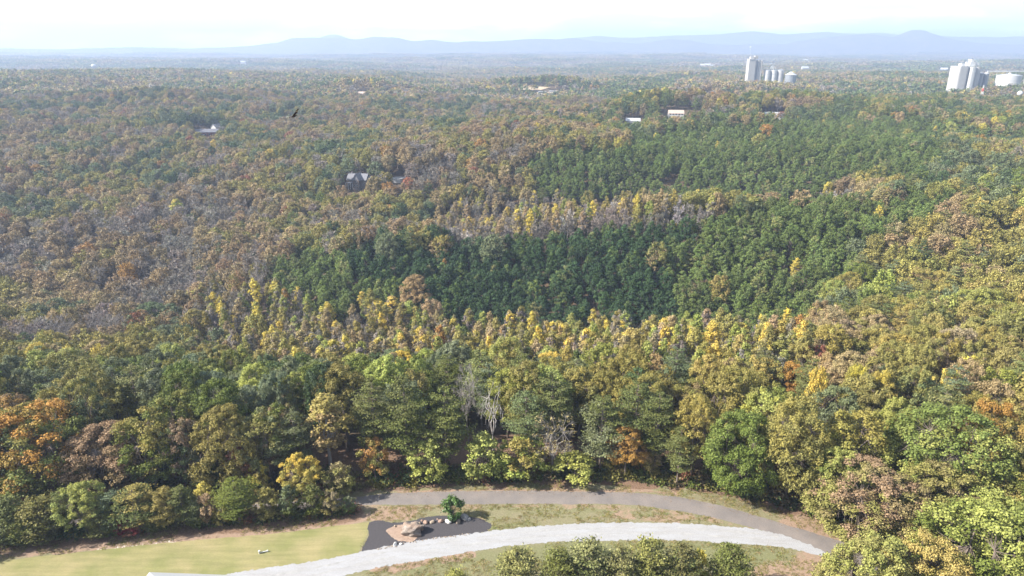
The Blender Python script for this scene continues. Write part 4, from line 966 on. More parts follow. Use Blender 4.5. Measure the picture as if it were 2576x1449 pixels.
HAND = [ # kind, proto, base x, base y, top y, width, tint top, tint bottom, label
 ('sap',0,1082,1210,1110,96,'lime','lime','yellow green small tree at the woods edge, leftmost of four in a row'),
 ('sap',1,1218,1211,1089,108,'lime','lime','yellow green small tree with pale trunk, second of the four along the edge'),
 ('sap',0,1314,1209,1104,112,'olive','lime','broad yellow green small tree, third of the four along the edge'),
 ('sap',1,1448,1209,1140,112,'lime','lime','low yellow green small tree, last of the four along the edge'),
 ('bare',3,1390,1201,1034,118,'tan','tan','large grey thinly leaved tree rising behind the yellow green edge trees'),
 ('oak',2,1572,1201,1072,84,'orange','orange','bright orange tree at the edge of the dark evergreens'),
 ('sap',3,1636,1203,1134,62,'tan','olive','small tan leaved tree right of the bright orange tree'),
 ('sap',2,946,1212,1102,70,'orange','olive','small orange green tree left of the yellow green edge trees'),
 ('evg',0,1027,1196,950,112,'evergreen','evergreen','tall layered evergreen above the leftmost yellow green edge tree'),
 ('evg',1,1124,1196,976,122,'evergreen','evergreen','broad layered evergreen left of the bare silver tree'),
 ('evg',2,950,1180,956,108,'evergreen','evergreen','layered evergreen just below the bright yellow round tree'),
 ('evg',3,1322,1176,986,108,'greygreen','evergreen','grey green evergreen right of the silvery dead tree'),
 ('evg',1,1385,1150,938,112,'evergreen','evergreen','flat topped evergreen below the yellow tree at centre'),
 ('evg',0,1508,1190,996,112,'evergreen','greygreen','layered evergreen left above the bright orange tree'),
 ('evg',2,1592,1170,962,118,'evergreen','evergreen','tall layered evergreen directly above the bright orange tree'),
 ('evg',3,1645,1190,984,92,'evergreen','evergreen','narrow layered evergreen right above the bright orange tree'),
 ('bare',2,1241,1150,950,84,'silver','silver','silvery dead tree with bare twisted limbs among evergreens'),
 ('bare',0,1180,1120,906,86,'mauve','mauve','leafless purple grey tree behind the silvery dead tree'),
 ('oak',1,1010,1050,884,88,'yellow','yellow','bright yellow round tree above the layered evergreens'),
 ('oak',4,1273,1060,853,132,'lime','olive','big pale yellow green tree at the rim of the poplar hollow'),
 ('oak',0,1381,1040,878,64,'yellow','gold','rounded yellow tree at centre beyond the evergreens'),
 ('oak',3,1511,1050,862,112,'lime','green','yellow green tree with dark green right side beyond the evergreens'),
 ('evg',1,1702,1222,1072,74,'evergreen','evergreen','layered evergreen with visible trunk beside the road bend'),
 ('oak',5,1738,1205,996,94,'gold','gold','tall golden orange tree left of the big green roadside tree'),
 ('oak',6,1846,1247,1038,152,'green','green','big bright green tree touching the road bend'),
 ('oak',2,1975,1256,1004,150,'gold','olive','golden tree with forked pale trunk right of the bright green tree'),
 ('oak',4,2125,1255,1030,130,'olive','olive','olive tree behind the big tan orange roadside tree'),
 ('oak',0,2160,1352,1172,200,'pinkbrown','olive','big tan orange tree overhanging the right end of the road'),
 ('oak',3,2082,1300,1130,112,'lime','green','yellow green tree tight left of the big tan orange tree'),
 ('oak',5,2357,1290,1032,215,'green','lime','very wide green tree in the right hand woods'),
 ('oak',1,2452,1265,1006,104,'orange','gold','orange gold tree right behind the very wide green tree'),
 ('oak',2,2330,1352,1170,168,'olive','brown','olive brown tree with bare pale limbs below the wide green tree'),
 ('oak',6,2510,1330,1118,112,'olive','olive','olive tree near the right edge below the orange gold one'),
 ('oak',3,2556,1390,1215,92,'green','gold','dark golden green tree on the right edge'),
 ('oak',0,2470,1545,1275,240,'lime','green','huge yellow green tree filling the lower right corner'),
 ('oak',4,2160,1610,1362,190,'lime','gold','yellow green tree cut by the bottom edge at the road end'),
 ('oak',1,2300,1600,1360,170,'gold','lime','golden green tree cut by the bottom edge left of the corner tree'),
 ('oak',3,2420,1420,1262,120,'olive','green','olive tree behind the huge corner tree'),
 ('bare',1,2265,1345,1215,90,'mauve','mauve','leaning leafless tree with pale trunk near the lower right'),
 ('oak',0,112,1246,1022,200,'orange','green','large maple at left, orange above and green below'),
 ('oak',5,18,1255,1040,110,'green','greygreen','dark green tree on the left edge beside the large maple'),
 ('oak',1,292,1240,1070,160,'pinkbrown','brown','pinkish brown thin crowned tree right of the large maple'),
 ('oak',6,395,1238,1032,132,'olive','green','tree with olive top and bright green skirt right of the pinkish one'),
 ('oak',3,484,1232,1054,92,'brown','greygreen','brownish narrow tree between two olive trees at left'),
 ('oak',2,581,1230,1024,140,'gold','olive','dark golden olive round tree above the hedge centre'),
 ('pop',1,836,1200,992,100,'gold','tan','tall golden thin tree with bare lower limbs left of the evergreens'),
 ('evg',2,753,1215,1032,92,'greygreen','evergreen','grey green evergreen left of the tall golden thin tree'),
 ('evg',0,527,1240,1154,78,'deep','evergreen','low dark layered evergreen behind the hedge'),
 ('sap',1,610,1240,1124,74,'russet','olive','small russet leaved tree behind the hedge centre'),
 ('sap',2,660,1252,1164,50,'yellow','gold','small bright yellow tree behind the hedge'),
 ('oak',1,764,1262,1148,86,'yellow','gold','round golden yellow tree at the road behind the hedge end'),
 ('sap',0,854,1252,1170,70,'tan','olive','pale tan small tree beside the left road end'),
 ('oak',2,258,1085,944,60,'red','red','small bright red tree alone in the left woods'),
 ('oak',5,54,1160,998,92,'orange','brown','orange brown tree on the upper left edge above the maple'),
 ('oak',4,160,1110,960,90,'greygreen','green','grey green tree left below the bright red tree'),
 ('oak',6,2010,1010,868,50,'russet','russet','rusty red tree at the right end of the poplar row'),
 ('oak',4,2046,1010,868,50,'russet','russet','second rusty red crown touching the rusty tree by the poplars'),
 # single trees that stand out farther off
 ('jun',0,2006,304,266,44,'deep','deep','big round dark green evergreen beside the white roofed house'),
 ('evg',3,1985,302,276,26,'deep','deep','smaller dark evergreen tucked against the big round one'),
 ('oak',3,1966,302,280,22,'russet','pinkbrown','round purplish tree between white roofed house and dark evergreen'),
 ('pop',2,452,574,500,32,'yellow','lime','lone bright yellow poplar in the left brown woods'),
 ('oak',1,655,620,566,44,'orange','orange','lone orange tree in the left middle woods'),
 ('oak',4,2448,566,490,46,'yellow','yellow','broad yellow tree on the upper right slope'),
 ('pop',3,2372,530,484,24,'yellow','gold','slim yellow tree on the ridge left of the broad yellow one'),
 ('oak',2,2135,530,498,34,'gold','yellow','golden crown alone in the right part of the pine ridge'),
 ('pop',1,1120,712,650,18,'orange','gold','single orange gold tree inside the dark pine stand'),
 ('oak',5,1812,690,645,26,'red','red','single crimson tree inside the pine stand'),
 ('oak',0,2044,640,608,30,'russet','red','dull red tree at the right part of the pine stand'),
 ('oak',2,1048,800,690,66,'brown','tan','rounded brown leafless looking tree among the dark pines'),
 ('pop',0,953,850,752,56,'yellow','gold','big golden yellow poplar at the left foot of the pines'),
 ('pop',1,990,850,746,48,'yellow','gold','yellow poplar touching the big golden one below the pines'),
 ('pop',2,1034,870,757,50,'lime','lime','pale green poplar right of the two golden ones'),
 ('pop',3,604,850,782,54,'yellow','gold','wide golden yellow crown above the bare hollow at left'),
 ('pop',0,628,800,728,28,'yellow','gold','slim yellow tree at the left end of the bare hollow'),
 ('pop',1,702,800,708,40,'yellow','lime','pointed yellow tree above the bare hollow at left'),
 ('oak',6,395,860,762,90,'greygreen','deep','large dark grey green crown in the left woods'),
 ('oak',6,445,870,765,60,'greygreen','deep','dark grey green crown joined to the larger one in the left woods'),
 # hedge beside the lawn
 ('jun',0,33,1366,1256,74,'evergreen','evergreen','bushy evergreen at the left end of the hedge'),
 ('jun',1,116,1360,1254,80,'olive','evergreen','olive bushy evergreen, second from the left end of the hedge'),
 ('evg',3,176,1350,1230,56,'evergreen','evergreen','slim evergreen left of the lime green hedge tree'),
 ('oak',3,221,1344,1219,94,'lime','lime','lime green rounded tree, brightest in the hedge'),
 ('jun',2,300,1340,1240,60,'greygreen','green','grey green shrub right of the lime green hedge tree'),
 ('evg',1,352,1336,1224,92,'olive','evergreen','broad green evergreen in the middle of the hedge'),
 ('oak',6,424,1328,1228,76,'gold','olive','golden olive tree in the middle of the hedge'),
 ('evg',0,466,1325,1224,66,'evergreen','evergreen','evergreen right of the golden olive hedge tree'),
 ('sap',0,312,1344,1297,38,'red','red','low dark red shrub under the hedge middle'),
 ('sap',2,336,1348,1314,36,'red','russet','lowest dark red shrub at the lawn side of the hedge'),
 ('sap',3,288,1305,1250,24,'orange','orange','small orange bush peeking out behind the hedge'),
 ('sap',1,521,1285,1213,52,'yellow','gold','golden small tree behind the right half of the hedge'),
 ('sap',3,530,1322,1240,50,'tan','tan','tan leaved shrub in the right half of the hedge'),
 ('evg',2,604,1318,1207,96,'green','green','bright green layered evergreen in the right half of the hedge'),
 ('sap',0,677,1311,1230,58,'gold','olive','golden olive sapling right of the bright green evergreen'),
 ('sap',2,565,1322,1268,40,'olive','olive','small olive shrub left of the bright green evergreen'),
 ('sap',1,730,1306,1222,50,'greygreen','green','grey green sapling near the right end of the hedge'),
 ('sap',3,790,1301,1218,56,'evergreen','green','dull green sapling beside the road behind the lawn'),
 ('sap',2,836,1298,1232,44,'tan','olive','tan sapling near the open end of the hedge'),
 ('sap',0,878,1292,1250,34,'greygreen','green','last small grey green shrub at the right end of the hedge'),
 ('sap',2,66,1305,1248,30,'red','russet','reddish small tree poking up at the hedge left end'),
 ('jun',1,255,1352,1268,54,'olive','evergreen','low olive shrub in front of the lime hedge tree'),
 ('jun',0,75,1364,1290,60,'green','evergreen','low green shrub between the two leftmost hedge evergreens'),
 ('jun',2,392,1335,1262,52,'evergreen','evergreen','low shrub between the green evergreen and golden olive tree'),
 ('jun',0,498,1326,1262,44,'greygreen','evergreen','low grey shrub right of the hedge middle'),
 # shrubs at the bottom edge
 ('jun',0,1300,1500,1388,96,'pinegold','evergreen','dark juniper at the bottom edge, leftmost of the bottom row'),
 ('jun',1,1400,1510,1386,86,'evergreen','evergreen','green juniper, second from the left in the bottom row'),
 ('jun',2,1478,1505,1366,100,'pinegold','evergreen','tallest juniper of the bottom row, third from left'),
 ('jun',0,1556,1512,1384,80,'pinegold','evergreen','fourth juniper of the bottom row'),
 ('jun',1,1628,1502,1364,92,'olive','evergreen','brown tipped juniper in the middle of the bottom row'),
 ('jun',2,1705,1506,1376,84,'pinegold','evergreen','juniper left of the tiny yellow sapling in the bottom row'),
 ('sap',3,1750,1490,1380,46,'yellow','lime','thin sapling with few bright yellow leaves in the bottom row'),
 ('jun',0,1828,1500,1378,88,'evergreen','evergreen','rightmost juniper of the bottom row'),
 ('jun',1,1150,1520,1436,60,'lime','evergreen','low pale shrub just showing at the bottom edge'),
]
for kd, pr, bx, by, ty, wp, ta, tb, lb in HAND:
    X, Y, z, H, w = solve(bx, by, ty, wp)
    rec(kd, pr, X, Y, H, w, ta, tb, lb, z=z)
hand_xy = np.array([(t_['X'], t_['Y'], t_['w']) for t_ in trees])

# young broadleaf in the mulch bed
p_ = oak('young_magnolia', 300, H=5.2, w=4.0, k=26, n=70, leaf=.15, z0=.10, shape='ovoid', lobeR=(.45, .75), leafm=leaf_mat('glossy_leaves', .2, .35, .6, 1.4))
X, Y, z, H, w = solve(1141, 1307, 1248, 52)
tree_obj('young_tree', p_, X, Y, z, H, w, .4, (.10, .17, .045), (.07, .13, .035), 'single round young green tree among rocks in the mulch bed', 'tree', None)

# ------------------------------------------------------------------ the woods: where each kind grows
Z_PINE1 = [(690,650),(760,612),(880,603),(1000,603),(1200,606),(1350,588),(1450,572),(1600,557),(1690,560),(1800,535),(1900,508),(2000,498),(2200,487),(2380,462),(2440,470),(2340,530),(2260,560),(2200,600),(2150,660),(2110,700),(2060,770),(2015,830),(1990,800),(1700,790),(1400,800),(1300,785),(1150,790),(1050,750),(950,745),(850,790),(740,730),(690,700)]
Z_PINE2 = [(1325,385),(1350,365),(1500,352),(1560,360),(1590,330),(1650,318),(1800,298),(2000,290),(2200,283),(2330,290),(2380,315),(2390,370),(2330,415),(2300,440),(2200,450),(2150,430),(2050,470),(1900,492),(1800,475),(1700,490),(1600,470),(1500,486),(1400,478),(1335,460)]
Z_POP1 = [(500,760),(560,720),(640,695),(720,690),(780,745),(850,770),(950,738),(1000,745),(1050,770),(1150,785),(1400,795),(1700,785),(2010,800),(2035,850),(2000,895),(1650,885),(1300,880),(1100,875),(900,890),(620,905),(520,860)]
Z_POP2 = [(1120,500),(1335,482),(1500,497),(1700,487),(1900,505),(2060,470),(2150,450),(2200,480),(1900,512),(1690,560),(1450,572),(1350,590),(1150,602),(1080,560)]
Z_RIGHT = [(2040,860),(2015,830),(2060,770),(2110,700),(2150,660),(2200,600),(2260,560),(2360,520),(2500,450),(2700,420),(2700,960),(2040,960)]
Z_SHADE = [(860,600),(1000,600),(1350,590),(1700,556),(1830,575),(1700,600),(1650,640),(1700,700),(1700,800),(1350,800),(1080,790),(1000,700),(880,680)]  # part of the pine rise where the deep shadow is painted by tint
def keep_mask(X, Y, margin=1.8):
    k = np.ones(len(X), bool)
    near_ = (Y < 140)
    k &= ~(sdist(X, Y, OPEN) > -margin)
    for (cx_, cy_, r_, Ln) in CLEARS:
        d = math.hypot(cx_, cy_); ux, uy = -cx_/d, -cy_/d
        a = np.clip((X-cx_)*ux+(Y-cy_)*uy, 0, Ln); dd = np.hypot(X-cx_-a*ux, Y-cy_-a*uy)
        k &= dd > r_*(1-.35*a/Ln)
    for P in FIELDS: k &= sdist(X, Y, P) < -3
    return k
def grid(cell, r0, r1, seed, jit=.85):
    r = np.random.default_rng(seed); n_ = int(r1*2/cell)
    gx = np.arange(-r1*.95, r1*.95, cell); gy = np.arange(60, r1, cell); X, Y = np.meshgrid(gx, gy); X = X+(r.random(X.shape)-.5)*cell*jit; Y = Y+(r.random(Y.shape)-.5)*cell*jit
    X = X.ravel(); Y = Y.ravel(); R = np.hypot(X, Y); m_ = (R > r0) & (R <= r1) & (np.abs(X) < Y*.80+45)
    return X[m_], Y[m_], r
GRAD = ['deep','green','greygreen','lime','olive','gold','yellow','orange','tan','russet','brown','pinkbrown','mauve']
def pick(r, names, p, v):
    o_ = sorted(range(len(names)), key=lambda q: GRAD.index(names[q])); cs = np.cumsum(np.array(p)[o_]); return names[o_[min(len(o_)-1, int(np.searchsorted(cs, v*cs[-1])))]]
out = {k: [] for k in ('oak', 'evg', 'pop', 'pine', 'bare')}
def add(kind, X, Y, Z, H, w, ta, tb): out[kind].append((X, Y, Z, H, w, ta, tb))
def nearhand(X, Y, mul=.42):
    d = np.hypot(X[:, None]-hand_xy[None, :, 0], Y[:, None]-hand_xy[None, :, 1]); return (d < hand_xy[None, :, 2]*mul+1.7).any(1)
# tall broadleaf woods
for cell, r0, r1, sd in ((7.3, 0, 330, 1), (8.3, 330, 1150, 2)):
    X, Y, r = grid(cell, r0, r1, sd); k = keep_mask(X, Y); k[k] &= ~nearhand(X[k], Y[k]); X = X[k]; Y = Y[k]; Z = terr(X, Y)
    H = r.uniform(15.5, 21.5, len(X)) if r0 == 0 else r.uniform(14, 20, len(X)); R = np.hypot(X, Y)
    px, py = proj(X, Y, Z+H*.9)
    inP = pip(px, py, Z_PINE1) | pip(px, py, Z_PINE2) | pip(px, py, Z_POP1) | pip(px, py, Z_POP2)
    right = pip(px, py, Z_RIGHT); big = vnoise(X/45+3, Y/45+3); big2 = vnoise(X/140+13, Y/90+33)
    cn = vnoise(X/34+61, Y/40+27); cn = (np.argsort(np.argsort(cn))+.5)/len(cn); vv = cn+r.normal(size=len(X))*.17; vv = (np.argsort(np.argsort(vv))+.5)/len(vv)
    for i in range(len(X)):
        if inP[i] and r.random() > .012: continue
        u = r.random(); kind = 'oak'; w = r.uniform(7.6, 11.5)
        left = px[i] < 1350 and py[i] < 860
        if right[i]:
            ta = pick(r, ['olive','gold','tan','green','greygreen','lime','pinkbrown'], [.37,.19,.15,.06,.07,.14,.02], vv[i])
            if u < .11: kind = 'evg'
            elif py[i] > 855 and u < .3: ta = 'yellow'; w *= .75
        elif py[i] > 840:
            ta = pick(r, ['olive','gold','green','greygreen','tan','lime','orange','pinkbrown','yellow','deep'], [.44,.20,.065,.085,.07,.11,.010,.010,.015,.01], vv[i])
            if u < (.22 if 850 < px[i] < 1750 else .10): kind = 'evg'
        elif left:
            f = big[i]
            ta = pick(r, ['tan','olive','pinkbrown','mauve','greygreen','deep','brown','gold','orange','green','yellow','russet'], [.19,.22,.07,.13,.12,.09,.11,.04,.01,.01,.003,.007], vv[i])
            if ta == 'mauve' or (u < .10 and f > .5): kind = 'bare'; ta = 'mauve'
            elif u < .05: kind = 'evg'
        else:
            ta = pick(r, ['olive','tan','gold','greygreen','pinkbrown','mauve','green','deep','orange','yellow','lime','brown'], [.24,.17,.09,.13,.07,.06,.06,.08,.015,.02,.02,.045], vv[i])
            if ta == 'mauve': kind = 'bare'
            elif u < .05: kind = 'evg'
            if py[i] < 340 and px[i] > 1500 and big2[i] > .42 and r.random() < .55: kind = 'evg'; ta = 'pine'
        if py[i] < 300 and r.random() < .18 and big2[i] > .45: ta = 'deep'
        tb = ta if r.random() < .75 else r.choice(['olive','brown','greygreen'])
        if kind == 'evg': ta = 'pine' if ta == 'pine' else r.choice(['evergreen','greygreen','pinegold','deep']); tb = 'evergreen' if ta != 'pine' else 'pine'; w = min(w, 9)
        if kind == 'bare': tb = ta
        if ta == 'yellow': w *= .8; tb = 'gold'
        add(kind, X[i], Y[i], Z[i], H[i], w, ta, tb)
# pine stands and the poplar bottoms
for cell, r0, r1, sd in ((5.1, 150, 480, 5), (5.8, 480, 1000, 6)):
    X, Y, r = grid(cell, r0, r1, sd, .75); k = keep_mask(X, Y); X = X[k]; Y = Y[k]; Z = terr(X, Y)
    px, py = proj(X, Y, Z+11.5); p1 = pip(px, py, Z_PINE1); p2 = pip(px, py, Z_PINE2)
    dk = pip(px, py, Z_SHADE); bn = vnoise(X/30+3, Y/30+43)
    qx, qy = proj(X, Y, Z+18); q1 = pip(qx, qy, Z_POP1) & ~p1; q2 = pip(qx, qy, Z_POP2) & ~p1 & ~p2
    for i in range(len(X)):
        if p1[i] or p2[i]:
            if r.random() < .06+.30*(bn[i] > .8): continue
            ta = 'shadepine' if dk[i] and r.random() < .8 else ('pinegold' if r.random() < .13 else 'pine'); tb = 'shadepine' if dk[i] else 'pine'  # pines here take the darker tint as painted shade
            if r.random() < .003: add('pop', X[i], Y[i], Z[i], 13.5, 4.6, 'yellow', 'gold'); continue
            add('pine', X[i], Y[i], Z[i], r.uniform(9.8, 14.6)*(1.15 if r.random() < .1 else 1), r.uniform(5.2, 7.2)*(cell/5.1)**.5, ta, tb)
        elif (q1[i] or q2[i]) and r.random() < .72:
            rightish = qx[i] > 1180 or r.random() < .25
            if q1[i]: ta = r.choice(['yellow','gold','lime','olive','tan','mauve','orange'], p=[.17,.22,.20,.16,.12,.11,.02] if rightish else [.08,.12,.05,.10,.25,.37,.03])
            else: ta = r.choice(['yellow','tan','mauve','lime','gold','silver'], p=[.06,.30,.38,.05,.13,.08])
            if ta in ('mauve', 'silver'): add('bare', X[i], Y[i], Z[i], r.uniform(14, 19), r.uniform(5, 7.5), ta, ta)
            elif r.random() < .06: add('pine', X[i], Y[i], Z[i], r.uniform(12, 17), 6, 'pine', 'pine')
            else: add('pop', X[i], Y[i], Z[i], r.uniform(17, 22.5), r.uniform(4.6, 6.2), ta, 'mauve' if r.random() < .45 else ta)
# front filler shrubs under the woods edge
# ------------------------------------------------------------------ nearest trees as things of their own, the rest joined per kind
LIM = {'oak': 290, 'evg': 110, 'pop': 230, 'pine': 290, 'bare': 60}
NM = {'oak': 'tall broadleaf trees of the woods', 'evg': 'layered evergreens in the woods', 'pop': 'poplars of the hollow', 'pine': 'pines of the dense plantation', 'bare': 'leafless trees of the woods'}
rest = {}
def zone_of(px, py, kind):
    if kind == 'pop' and py < 600: return 'in the far hollow behind the pine ridge'
    if py < 600: return 'on the far slopes'
    if kind == 'pop': return 'in the poplar hollow below the pine stand' if px > 1100 else 'in the bare hollow left of the poplars'
    if px > 2040 and py < 960: return 'on the slope right of the pines'
    if py > 1080: return 'in the front rank by the road' if px < 1980 else 'in the woods beyond the road end'
    sec = 'far left' if px < 430 else 'left' if px < 900 else 'middle' if px < 1700 else 'right' if px < 2140 else 'far right'
    if py > 960: return f'in the second rank of crowns, {sec}'
    if py > 850: return f'in the rank along the hollow, {sec}'
    return f'in the valley woods, {sec}'
for kd, L_ in out.items():
    A = np.array([(a[0], a[1], a[2], a[3], a[4]) for a in L_])
    px, py = proj(A[:, 0], A[:, 1], A[:, 2]+A[:, 3]*.85); dist = np.hypot(A[:, 0], A[:, 1])
    size = A[:, 4]/dist*((px > -10) & (px < 2590) & (py < 1500)); order = np.argsort(-size); ch = order[:LIM[kd]]; ch = ch[size[ch] > 0]
    for i in ch:
        a = L_[i]; pr = int(np.random.default_rng(int(i)).integers(0, 100))
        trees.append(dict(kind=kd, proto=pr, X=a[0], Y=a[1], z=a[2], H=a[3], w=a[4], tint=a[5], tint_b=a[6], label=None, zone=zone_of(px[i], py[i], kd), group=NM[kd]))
    msk = np.ones(len(L_), bool); msk[ch] = False; rest[kd] = [L_[i] for i in np.nonzero(msk)[0]]
# labels: colour + kind + place + rank among its like
from collections import defaultdict
bk = defaultdict(list)
for t_ in trees:
    if t_['label'] is None:
        if t_['kind'] == 'pine': t_['label'] = 'dark green pine, one of many alike in the dense plantation beyond the poplar hollow'; continue
        bk[(t_['kind'], t_['tint'], t_['zone'])].append(t_)
SHORT = {'oak': 'broadleaf', 'evg': 'evergreen', 'pop': 'poplar', 'bare': 'leafless tree', 'sap': 'sapling', 'jun': 'shrub'}
for (kd, ti, zn), L_ in bk.items():
    L_.sort(key=lambda t_: proj(t_['X'], t_['Y'], t_['z']+t_['H']*.85)[0])
    for k, t_ in enumerate(L_):
        wd_ = WORD[ti]
        t_['label'] = f'{wd_} {SHORT[kd]} {zn}' + (f', {ORD(k+1)} such from left' if len(L_) > 1 else '')
tr = np.random.default_rng(99)
def jit(t_): 
    v = T[t_]*(tr.uniform(.68, 1.3) if 'pine' in t_ else tr.uniform(.84, 1.16))*np.array([tr.uniform(.92, 1.1), 1, tr.uniform(.85, 1.2)]); return v
for t_ in trees:
    nm, pl, _, cat = KIND[t_['kind']]
    if t_['kind'] == 'bare' and t_['group']: p_ = BAREH[[0, 1, 3, 0, 1][t_['proto'] % 5]]
    elif t_['kind'] == 'oak' and t_['w'] > 12.5 and not t_['group']: p_ = OAKX[t_['proto'] % 2]
    else: p_ = pl[t_['proto'] % len(pl)]
    z = t_['z'] if t_['z'] is not None else t1(t_['X'], t_['Y'])
    grp = t_['group'] or {'jun': 'bushy evergreens near the lawn and drive', 'sap': 'small trees along the edges'}.get(t_['kind'], NM.get(t_['kind']))
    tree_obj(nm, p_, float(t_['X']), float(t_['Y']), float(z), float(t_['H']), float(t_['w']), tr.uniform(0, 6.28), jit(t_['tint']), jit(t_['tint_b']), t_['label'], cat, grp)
def flush(name, L_, protos, label, seed, jv=.13):
    if not L_: return
    r = np.random.default_rng(seed); A = np.array([(a[0], a[1], a[2]) for a in L_]); idx = r.integers(0, len(protos), len(L_))
    sc = np.array([(a[4]/protos[k].w, a[4]/protos[k].w, a[3]/protos[k].H) for a, k in zip(L_, idx)])
    ja = r.uniform(1-jv, 1+jv, (len(L_), 1)); ta = np.array([T[a[5]] for a in L_])*ja*r.uniform(.94, 1.07, (len(L_), 3)); tb = np.array([T[a[6]] for a in L_])*ja
    scatter(name, protos, A, r.uniform(0, 6.28, len(L_)), sc, ta, tb, idx, label)
flush('broadleaf_forest', rest['oak'], OAKM, 'autumn coloured broadleaf woods covering the valley behind the nearer trees', 1)
flush('evergreen_forest', rest['evg'], EVGM, 'dull green evergreens scattered through the farther woods', 2)
flush('poplar_woods', rest['pop'], POPH, 'yellow and tan poplars filling the hollows', 3)
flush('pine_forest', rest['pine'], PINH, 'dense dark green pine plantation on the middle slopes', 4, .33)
flush('leafless_woods', rest['bare'], BARM, 'grey mauve leafless trees among the farther woods', 5)

# far woods
def pal(n_, r, names, p):
    return np.array([T[k] for k in r.choice(names, n_, p=p)])*r.uniform(.8, 1.2, (n_, 1))
for name, cell, r0, r1, sd, protos, lb in (('distant_woods', 10.5, 1150, 3300, 21, OAKF, 'distant mixed autumn woods rolling away over low hills'),):
    X, Y, r = grid(cell, r0, r1, sd); k = keep_mask(X, Y); X = X[k]; Y = Y[k]; Z = terr(X, Y); big = vnoise(X/160+3, Y/120+3)*.7+vnoise(X/60, Y/50)*.3
    px, py = proj(X, Y, Z+15); pinep = np.where(big > .55, .75, .08)*np.where(px > 1500, 1.0, .7); isp = r.random(len(X)) < pinep
    ta = pal(len(X), r, ['tan','olive','mauve','brown','pinkbrown','greygreen','gold','orange','yellow'], [.22,.19,.18,.11,.11,.09,.07,.02,.01])
    ta[isp] = pal(int(isp.sum()), r, ['pine','deep','evergreen'], [.5,.35,.15])
    H = r.uniform(14, 20, len(X)); w = r.uniform(9, 14, len(X)); w[isp] *= .85
    for kk, (msk, prs, nm_, lb_) in enumerate(((~isp, OAKF, 'distant_broadleaf_woods', 'distant brown and tan broadleaf woods rolling over low hills'), (isp, PINF, 'distant_pine_woods', 'distant dark pine patches between the brown woods'))):
        idx = r.integers(0, len(prs), int(msk.sum())); wH = np.array([(prs[q].w, prs[q].H) for q in idx])
        sc = np.stack([w[msk]/wH[:, 0], w[msk]/wH[:, 0], H[msk]/wH[:, 1]], 1)
        scatter(nm_, prs, np.stack([X, Y, Z], 1)[msk], r.uniform(0, 6.28, int(msk.sum())), sc, ta[msk], ta[msk], idx, lb_)
r = np.random.default_rng(31); P = []; rad = 3250.0
while rad < 11300:
    st = 80*(1 if rad < 7000 else 1.5); a = np.arange(-.78, .78, st/rad)+r.random()*st/rad; P.append(np.stack([np.sin(a)*rad, np.cos(a)*rad, np.full(len(a), st/80)], 1)); rad += st
P = np.concatenate(P); P[:, :2] += r.normal(size=(len(P), 2))*12
k = np.ones(len(P), bool)
for cx_, cy_, r_, Ln in CLEARS:
    if cy_ > 3000: k &= ~((np.abs(P[:, 0]-cx_) < 75) & (P[:, 1] > cy_-260) & (P[:, 1] < cy_+45))
P = P[k]; Z = terr(P[:, 0], P[:, 1]); big = vnoise(P[:, 0]/500+3, P[:, 1]/300+3)*.6+vnoise(P[:, 0]/170, P[:, 1]/150)*.4
isp = r.random(len(P)) < np.where(big > .56, .85, .1)
ta = pal(len(P), r, ['tan','olive','mauve','brown','pinkbrown','greygreen','gold'], [.24,.18,.20,.14,.12,.09,.03]); tb = pal(len(P), r, ['tan','olive','brown','deep'], [.3,.3,.2,.2])
ta[isp] = pal(int(isp.sum()), r, ['pine','deep'], [.5,.5])
scatter('horizon_woods', PATCH, np.stack([P[:, 0], P[:, 1], Z], 1), r.uniform(0, 6.28, len(P)), np.stack([P[:, 2], P[:, 2], np.ones(len(P))], 1), ta, tb, r.integers(0, 4, len(P)), 'hazy far woods stretching to the horizon')

# ------------------------------------------------------------------ undergrowth and grass tufts
def tuft_proto(name, seed, n_, h, w, leafm):
    r = np.random.default_rng(seed); P = np.stack([r.normal(size=n_)*w*.4, r.normal(size=n_)*w*.4, r.random(n_)*h], 1)
    N = nrm(r.normal(size=(n_, 3))+np.array([0, 0, .4])); V, F = quads_at(P, N, np.full(n_, w*.10), np.full(n_, w*.16), r)
    c = np.stack([r.random(n_), r.random(n_), P[:, 2]/h], 1); return Proto(name, (V, F, c), tubes([((0, 0, -.1), (0, 0, h*.4), .01, .01)], 3), h, w, leafm, M_bark)
TU = [tuft_proto(f'tuft{i}', 400+i, 22, .22, .7, M_leaf) for i in range(3)]; UN = [tuft_proto(f'under{i}', 410+i, 150, 1.7, 2.3, M_leaf) for i in range(3)]
r = np.random.default_rng(55); X = r.uniform(-115, 95, 60000); Y = r.uniform(86, 136, 60000)
okm = sdist(X, Y, OPEN) > .2
for poly in (rt+rb[::-1], gt+gb[::-1], lawn+lawn2, mb): okm &= sdist(X, Y, poly) < -.15
okm &= (vnoise(X*.35, Y*.35) > .42); X = X[okm][:9000]; Y = Y[okm][:9000]; n_ = len(X)
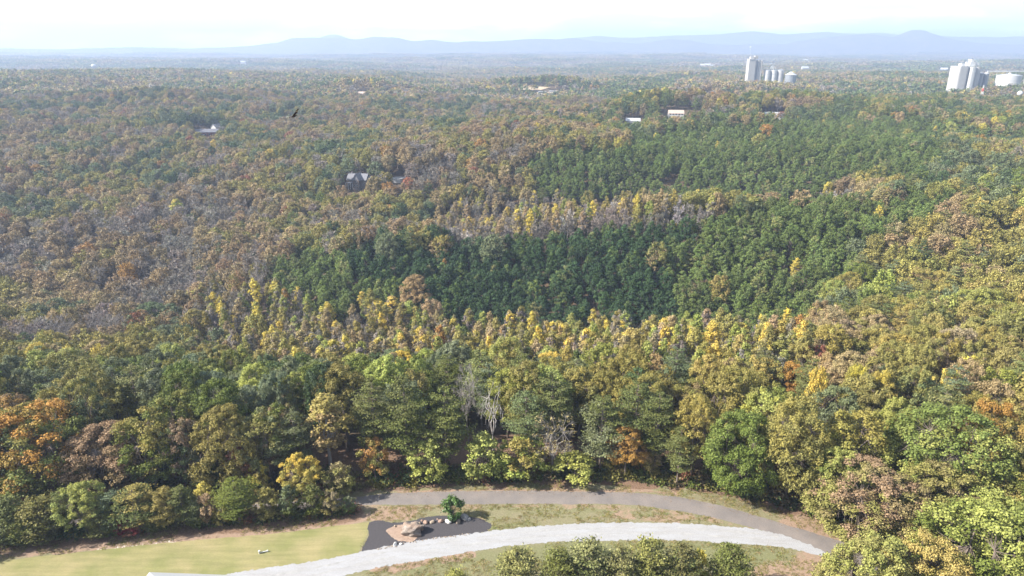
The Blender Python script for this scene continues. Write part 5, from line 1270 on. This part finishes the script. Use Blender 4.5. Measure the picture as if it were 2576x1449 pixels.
tc_ = pal(n_, r, ['olive','tan','gold','green'], [.4,.35,.1,.15])*.95
s_ = r.uniform(.35, .9, n_); scatter('grass_tufts', TU, np.stack([X, Y, X*0], 1), r.uniform(0, 6.28, n_), np.stack([s_, s_, s_*.8], 1), tc_, tc_, r.integers(0, 3, n_), 'rough tufts of grass and weeds on the verges')
ed = np.array(resample(smooth_line(W2(edge[:-3]), 1), 1.1)); ed = np.repeat(ed, 4, 0); off = np.abs(r.normal(size=len(ed)))*3.5+.8
X = ed[:, 0]+r.normal(size=len(ed))*.8; Y = ed[:, 1]+off; hl = np.repeat(np.array(resample(hedge_line, .9)), 3, 0); X = np.concatenate([X, hl[:, 0]+r.normal(size=len(hl))*.6]); Y = np.concatenate([Y, hl[:, 1]+r.uniform(.6, 5, len(hl))])
okm = (sdist(X, Y, rt+rb[::-1]) < -.7); X = X[okm]; Y = Y[okm]; n_ = len(X)
tc_ = pal(n_, r, ['olive','brown','deep','green','russet','evergreen'], [.25,.2,.2,.15,.05,.15])*.8; s_ = r.uniform(.4, 1.0, n_)
scatter('undergrowth', UN, np.stack([X, Y, terr(X, Y)], 1), r.uniform(0, 6.28, n_), np.stack([s_, s_, s_], 1), tc_, tc_, r.integers(0, 3, n_), 'low brush and seedlings under the woods edge and hedge')
ex = np.array(resample(rt, .5)); ex = ex[(ex[:, 0] > -60)]; ex = np.repeat(ex, 7, 0); X = ex[:, 0]+r.normal(size=len(ex))*.6; Y = ex[:, 1]+1.0-np.abs(r.normal(size=len(ex)))*1.3
Pq = np.stack([X, Y, np.full(len(X), .05)], 1); Nq = nrm(r.normal(size=Pq.shape)*.4+np.array([0, 0, 1.])); V, F = quads_at(Pq, Nq, r.uniform(.05, .12, len(X)), r.uniform(.05, .11, len(X)), r)
me = mk_mesh('fallen_leaves', V, F, [plain('dead_leaves', (.20, .13, .075), .9, .5, 9)]); tag(link('fallen_leaves', me), 'brown fallen leaves strewn along the woods side of the road', kind='stuff')
print('objects', len(bpy.data.objects), 'trees', len(trees), {k: len(v) for k, v in rest.items()})
